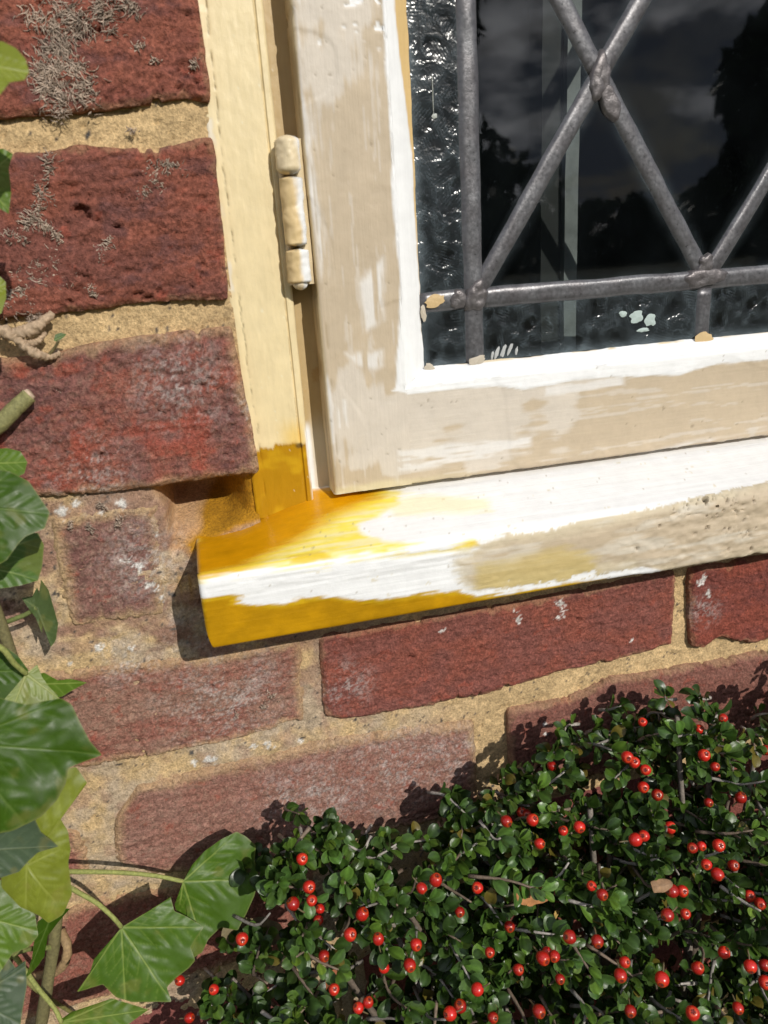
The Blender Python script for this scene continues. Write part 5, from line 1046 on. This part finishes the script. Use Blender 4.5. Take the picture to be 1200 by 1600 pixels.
def shoot(x, z, depth, L_, bare=False):
    y = front(x, z) + depth
    tip = np.array([x, y, z])
    d = np.array([R3.normal(0, .55), -.8+R3.normal(0, .3), .55+R3.normal(0, .4)]); d /= np.linalg.norm(d)
    base = tip - d*L_; base[1] = min(base[1], -8)
    midp = (tip+base)/2 + R3.normal(0, 2.5, 3)
    sh = R3.uniform(.6, 1.3)
    V, Q, T = tube_geo([base, midp, tip], (1.1, .8, .5), 5, 8, .15, int(abs(x*7+z)))
    twG.add(V, Q, T, np.array((.17, .125, .09) if R3.rand() < .5 else (.32, .29, .255))*sh)
    if bare: return
    P = smoothline([base, midp, tip], 20); nn = max(4, int(L_/4.2)); a0 = R3.uniform(0, 6)
    for q in range(nn):
        f_ = .28+.70*q/(nn-1); p = P[int(f_*19)]
        for rep in range(2 if q < nn-1 else 4):
            a = a0+q*2.4+rep*2.2+R3.normal(0, .3)
            side = np.array([math.cos(a), math.sin(a)*.6, math.sin(a)*.8])
            side -= d*(side@d); side /= np.linalg.norm(side)+1e-9
            open_ = R3.uniform(.55, 1.2) if q < nn-1 else R3.uniform(.3, .9)
            ld = d*math.cos(open_)+side*math.sin(open_)
            up = np.array([.25, -.75, .75])+R3.normal(0, .38, 3)
            B_ = frame(ld, up)
            if B_[:, 2] @ up < 0: B_[:, 0] *= -1; B_[:, 2] *= -1
            LEAVES.append((R3.randint(8), B_*R3.uniform(.72, 1.18), p+ld*.8))
n_sh = 0
while n_sh < 1000:
    x = R3.uniform(-88, 400); zt_ = ztop(x); z = zt_-3 - R3.rand()**1.15*230
    if z < -600: continue
    dens = fbm(np.array([x*.022]), np.array([z*.03]), None, 909, 3)[0]
    if dens < -.10 and R3.rand() < .80: continue
    edge = zt_-z
    shoot(x, z, R3.rand()**1.25*(24+.35*edge), R3.uniform(14, 26) if edge < 22 else R3.uniform(20, 40), R3.rand() < .15); n_sh += 1
for q in range(330):                                     # the inside of the bush, close to the wall
    x = R3.uniform(-45, 400); z = ztop(x)-14-R3.rand()*190; shoot(x, z, -front(x, z)*R3.uniform(.4, .75), R3.uniform(14, 26))
# berries
def berry_mesh(sx, dim):
    nr, na_ = 12, 18; V = []; C = []
    for i in range(nr+1):
        th = math.pi*i/nr
        for k in range(na_):
            a = 2*math.pi*k/na_; r = math.sin(th)*(1+.03*math.sin(3*a+sx)); h = math.cos(th)
            h2 = h - (.22 if i == 0 else .10 if i == 1 else 0)
            V.append((4.0*r*math.cos(a), 4.0*r*math.sin(a), 4.2*sx*h2))
            base = np.array((.50, .016, .010))*dim; C.append(base*(.42 if i == 0 else .8 if i == 1 else 1) + np.array((.10,.05,.0))*(.8 if i == 2 else 0))
    Q = []
    for i in range(nr):
        for k in range(na_): Q.append((i*na_+k, (i+1)*na_+k, (i+1)*na_+(k+1) % na_, i*na_+(k+1) % na_))
    st = len(V)
    V2, Q2, T2 = tube_geo([(0,0,-3.6*sx),(.4,.3,-6.5*sx),(.2,.9,-10)], (.7,.55,.5), 5, 5)
    V = np.vstack([V, V2]); C = np.vstack([C, np.broadcast_to(np.array((.13,.10,.05)), V2.shape)])
    return make_mesh('berry', V, [np.vstack([Q, Q2+st]), T2+st], C, origin=(0,0,0))[0]
def calyx_mesh():
    V = []; T = []
    for k in range(5):
        a = 2*math.pi*k/5; b = .32
        i = len(V)
        V += [(1.5*math.cos(a-b), 1.5*math.sin(a-b), 3.72), (1.5*math.cos(a+b), 1.5*math.sin(a+b), 3.72), (.25*math.cos(a), .25*math.sin(a), 4.35), (1.0*math.cos(a), 1.0*math.sin(a), 4.25)]
        T += [(i, i+1, i+3), (i, i+3, i+2), (i+3, i+1, i+2)]
    return make_mesh('calyx', V, [T], np.broadcast_to(np.array((.07,.035,.02)), (len(V), 3)), smooth=False, origin=(0,0,0))[0]
BM = [berry_mesh(1.0, 1.0), berry_mesh(1.06, .8), berry_mesh(.95, 1.1), berry_mesh(1.0, .62)]
for m_ in BM: m_.materials.append(M['berry'])
CM = calyx_mesh(); CM.materials.append(M['stem'])
spots = [np.array(b) for b in BER]
for q in range(26):                                      # beyond the right edge and below
    x = R3.uniform(250, 400) if q % 2 else R3.uniform(-20, 380); z = (ztop(x)-R3.uniform(10, 120)) if q % 2 else R3.uniform(-570, -470)
    spots.append(np.array([x, front(x, z)-3, z]))
out_dir = np.array([-.15, -.75, .62]); out_dir /= np.linalg.norm(out_dir)
LP = np.array([p for _, _, p in LEAVES]); LD = np.array([p+B_[:, 1]*4.5 for _, B_, p in LEAVES])
keep = np.ones(len(LEAVES), bool)
for i, b in enumerate(spots):
    rel = LD-b; along = rel @ out_dir; rad = np.linalg.norm(rel-along[:, None]*out_dir, axis=1)
    hid = (along > -2.5) & (rad < 4.6); keep &= ~(hid & (R3.rand(len(LEAVES)) < .93) if i % 5 < 3 else hid & (R3.rand(len(LEAVES)) < .45))
    d = out_dir + R3.normal(0, .55, 3); q_ = Vector(d).to_track_quat('Z', 'Y').to_euler()
    ob = bpy.data.objects.new('berry', BM[R3.randint(4)]); COL.objects.link(ob); ob.parent = shrub
    ob.location = tuple((b-WO[shrub.name])*MM); ob.rotation_euler = q_; ob.scale = (R3.uniform(.56, .79),)*3
    cx_ = bpy.data.objects.new('calyx', CM); COL.objects.link(cx_); cx_.parent = ob
LEAVES = [l for l, k in zip(LEAVES, keep) if k]
# the 300 that show largest are leaves of their own, the rest one mass
camP = np.array(cam_ob.location)*1000; camR = np.array(cam_ob.rotation_euler.to_matrix())
sc = []
for k, B_, p in LEAVES:
    q = (p+B_[:, 1]*4-camP) @ camR; zc = -q[2]; fx, fy = abs(q[0]/zc), abs(q[1]/zc)
    facing = abs(B_[:, 2] @ (camP-p))/np.linalg.norm(camP-p)/np.linalg.norm(B_[:, 2])
    lay = p[1]-front(p[0], p[2])
    vis = 1.0 if (fx < .51 and fy < .68) else .02
    sc.append(vis*facing*np.linalg.norm(B_[:, 1])**2/zc**2*np.exp(-max(lay, 0)/9))
order = np.argsort(-np.array(sc)); big = set(order[:300].tolist())
LM = []
for k in range(8):
    me = make_mesh('leaf', LV[k][0], [LV[k][1]], LC[k], origin=(0,0,0))[0]; me.materials.append(M['shrub_leaf']); LM.append(me)
G = Geo()
for i, (k, B_, p) in enumerate(LEAVES):
    if i in big:
        ob = bpy.data.objects.new('leaf', LM[k]); COL.objects.link(ob); ob.parent = shrub
        mt = Matrix.Identity(4)
        for a in range(3):
            for b_ in range(3): mt[a][b_] = float(B_[a, b_])
        mt.translation = Vector((p-WO[shrub.name])*MM); ob.matrix_local = mt
    else:
        G.add(LV[k][0] @ B_.T + p, LV[k][1], None, (LC[k]*R3.uniform(.6, 1.35) if R3.rand() > .03 else LC[k]*.3+np.array((.16,.11,.02))))
link('leaf_mass', G.mesh('leaf_mass'), M['shrub_leaf'], shrub, kind='stuff')
link('twigs', twG.mesh('twigs'), M['stem'], shrub, kind='stuff')
for q in range(17):
    bx = 40+q*17+R3.normal(0, 8); x = -70+q*29+R3.normal(0, 8); z = ztop(x)-R3.uniform(10, 45); y = front(x, z)+R3.uniform(16, 30)
    p0 = np.array([150+(bx-150)*.5, -40+R3.normal(0, 10), -640]); p3 = np.array([x, min(y, -14), z])
    p1 = p0+np.array([(bx-150)*.3, -25, 80]); p2 = (p1+p3)/2+np.array([0, -12, -22])+R3.normal(0, 7, 3)
    tubepart('branch', [p0, p1, p2, p3], (4.2, 3.2, 2.2, 1.2), (.20,.17,.14) if q % 2 else (.13,.10,.075), M['stem'], shrub, 8, 40, .3, 60+q)

# ------------------------------------------------------------------ dead leaves caught in the shrub
def dead_leaf(label, at, size, col, nrm, seed, curl):
    a = np.linspace(0, 2*math.pi, 30, endpoint=False); rad = 1+.18*np.cos(2*a)+.12*vn(np.cos(a)*2+seed, np.sin(a)*2, None, seed)
    n = np.array(nrm, float); n /= np.linalg.norm(n); ex = np.cross(n, (.3, .2, 1)); ex /= np.linalg.norm(ex); ey = np.cross(ex, n); at = np.array(at, float)
    K = 8; V = []; C = []
    for k in range(K):
        r = k/(K-1)
        x = r*np.cos(a)*rad*size; y = r*np.sin(a)*rad*size*.6
        h = curl*((x/size)**2*.5 - (y/size)**2*1.4)*size*.6 + .15*size*fbm(x*.2, y*.2, None, seed, 3)
        V.append(at+x[:, None]*ex+y[:, None]*ey+h[:, None]*n); C.append(np.array(col)*(1+.3*fbm(x*.25, y*.25, None, seed+1, 3)-.25*sm(.5, .05, np.abs(y))*.8)[:, None])
    k_ = np.arange(30)[None]; i = np.arange(K-1)[:, None]; Q = np.stack([i*30+k_, (i+1)*30+k_, (i+1)*30+(k_+1) % 30, i*30+(k_+1) % 30], -1).reshape(-1, 4)
    link('dead_leaf', make_mesh('dead_leaf', np.vstack(V), [Q], np.vstack(C), origin=at), M['dead'], None, label=label, category='leaf', group='dead leaves caught in the shrub')
dd = D['dead']
dead_leaf('orange-brown dead leaf lying among the berries in the shrub', dd['orange'], 10, (.42,.19,.07), (.3,-.7,.6), 71, .7)
dead_leaf('russet curled dead leaf low in the shrub', dd['russet'], 6.5, (.28,.09,.035), (.6,-.7,.3), 72, 1.1)
dead_leaf('large tan dead leaf under the left end of the shrub', np.array(dd['tan'])+[0, 22, 10], 14, (.17,.135,.065), (.1,-.8,.6), 73, .5)
dead_leaf('small yellow dead leaf on edge in the shrub', dd['yellow'], 4.2, (.50,.33,.10), (.8,-.5,.2), 74, .6)
dead_leaf('pale flat piece of dead leaf on top of the shrub', dd['bark'], 5.5, (.25,.15,.08), (.35,-.6,.7), 75, .9)

# ------------------------------------------------------------------ trees across the garden, mirrored in the panes
M['bark'] = simple('tree_bark', (.10, .08, .06), .9, .3, 20, .5)
M['crown'] = attmat('tree_foliage', .6, 3, .3, .1)
def tree(label, x, y, h, w, seed):
    r = np.random.RandomState(seed); t = thing('garden_tree', label, 'tree', (x, y, -640), 'trees across the garden')
    V, Q, T = tube_geo([(x, y, -640), (x+100, y, h*.35), (x-80, y+60, h*.8)], (230, 160, 50), 10, 16, .15, seed)
    link('trunk', make_mesh('trunk', V, [Q, T]), M['bark'], t)
    G = Geo(); n = 2600
    for q in range(n):
        f_ = r.rand(); zc = -640+900+f_*(h-260); ww = w*(1-f_)**.55*(.85+.3*math.sin(f_*9+seed))
        a = r.uniform(0, 6.283); rr = ww*math.sqrt(r.rand()); c = np.array([x+math.cos(a)*rr, y+math.sin(a)*rr, zc])
        d = r.normal(0, 1, 3); d /= np.linalg.norm(d); e = np.cross(d, r.normal(0, 1, 3)); e /= np.linalg.norm(e); s_ = r.uniform(130, 300)
        G.add([c-d*s_, c+e*s_*.6, c+d*s_, c-e*s_*.6], [(0, 1, 2, 3)], None, np.array((.035, .06, .018))*r.uniform(.5, 1.4))
    link('crown', G.mesh('crown', False), M['crown'], t)
def at_az(deg, dist): return math.sin(math.radians(deg))*dist, -math.cos(math.radians(deg))*dist
for lab, az, dist, h, w, sd_ in (('tall dark tree added to darken what the left panes mirror', 16, 15000, 6200, 3000, 1), ('broad dark tree opposite the right side of the window', 41, 15000, 3600, 1700, 2),  # first tree is added, unseen, so the left glass reflects dark foliage
        ('rounded tree further left across the garden', -8, 17000, 5200, 3200, 3), ('spreading tree at the far right of the garden', 58, 17000, 4600, 2600, 4)):
    x_, y_ = at_az(az, dist); tree(lab, x_, y_, h, w, sd_)

hb = thing('added_hedge', 'long dark hedge added to cover the horizon mirrored in the panes', 'hedge', (9000, -16500, -640))  # added out of view to hide the horizon glow from the glass
R5 = np.random.RandomState(77); G = Geo()
for q in range(5200):
    c = np.array([R5.uniform(-9000, 24000), -17500+R5.uniform(-500, 500), R5.uniform(-600, 760)+150*math.sin(q)])
    d = R5.normal(0, 1, 3); d /= np.linalg.norm(d); e = np.cross(d, R5.normal(0, 1, 3)); e /= np.linalg.norm(e); s_ = R5.uniform(150, 330)
    G.add([c-d*s_, c+e*s_*.6, c+d*s_, c-e*s_*.6], [(0, 1, 2, 3)], None, np.array((.03, .052, .018))*R5.uniform(.5, 1.4))
link('added_hedge_foliage', G.mesh('added_hedge_foliage', False), M['crown'], hb)
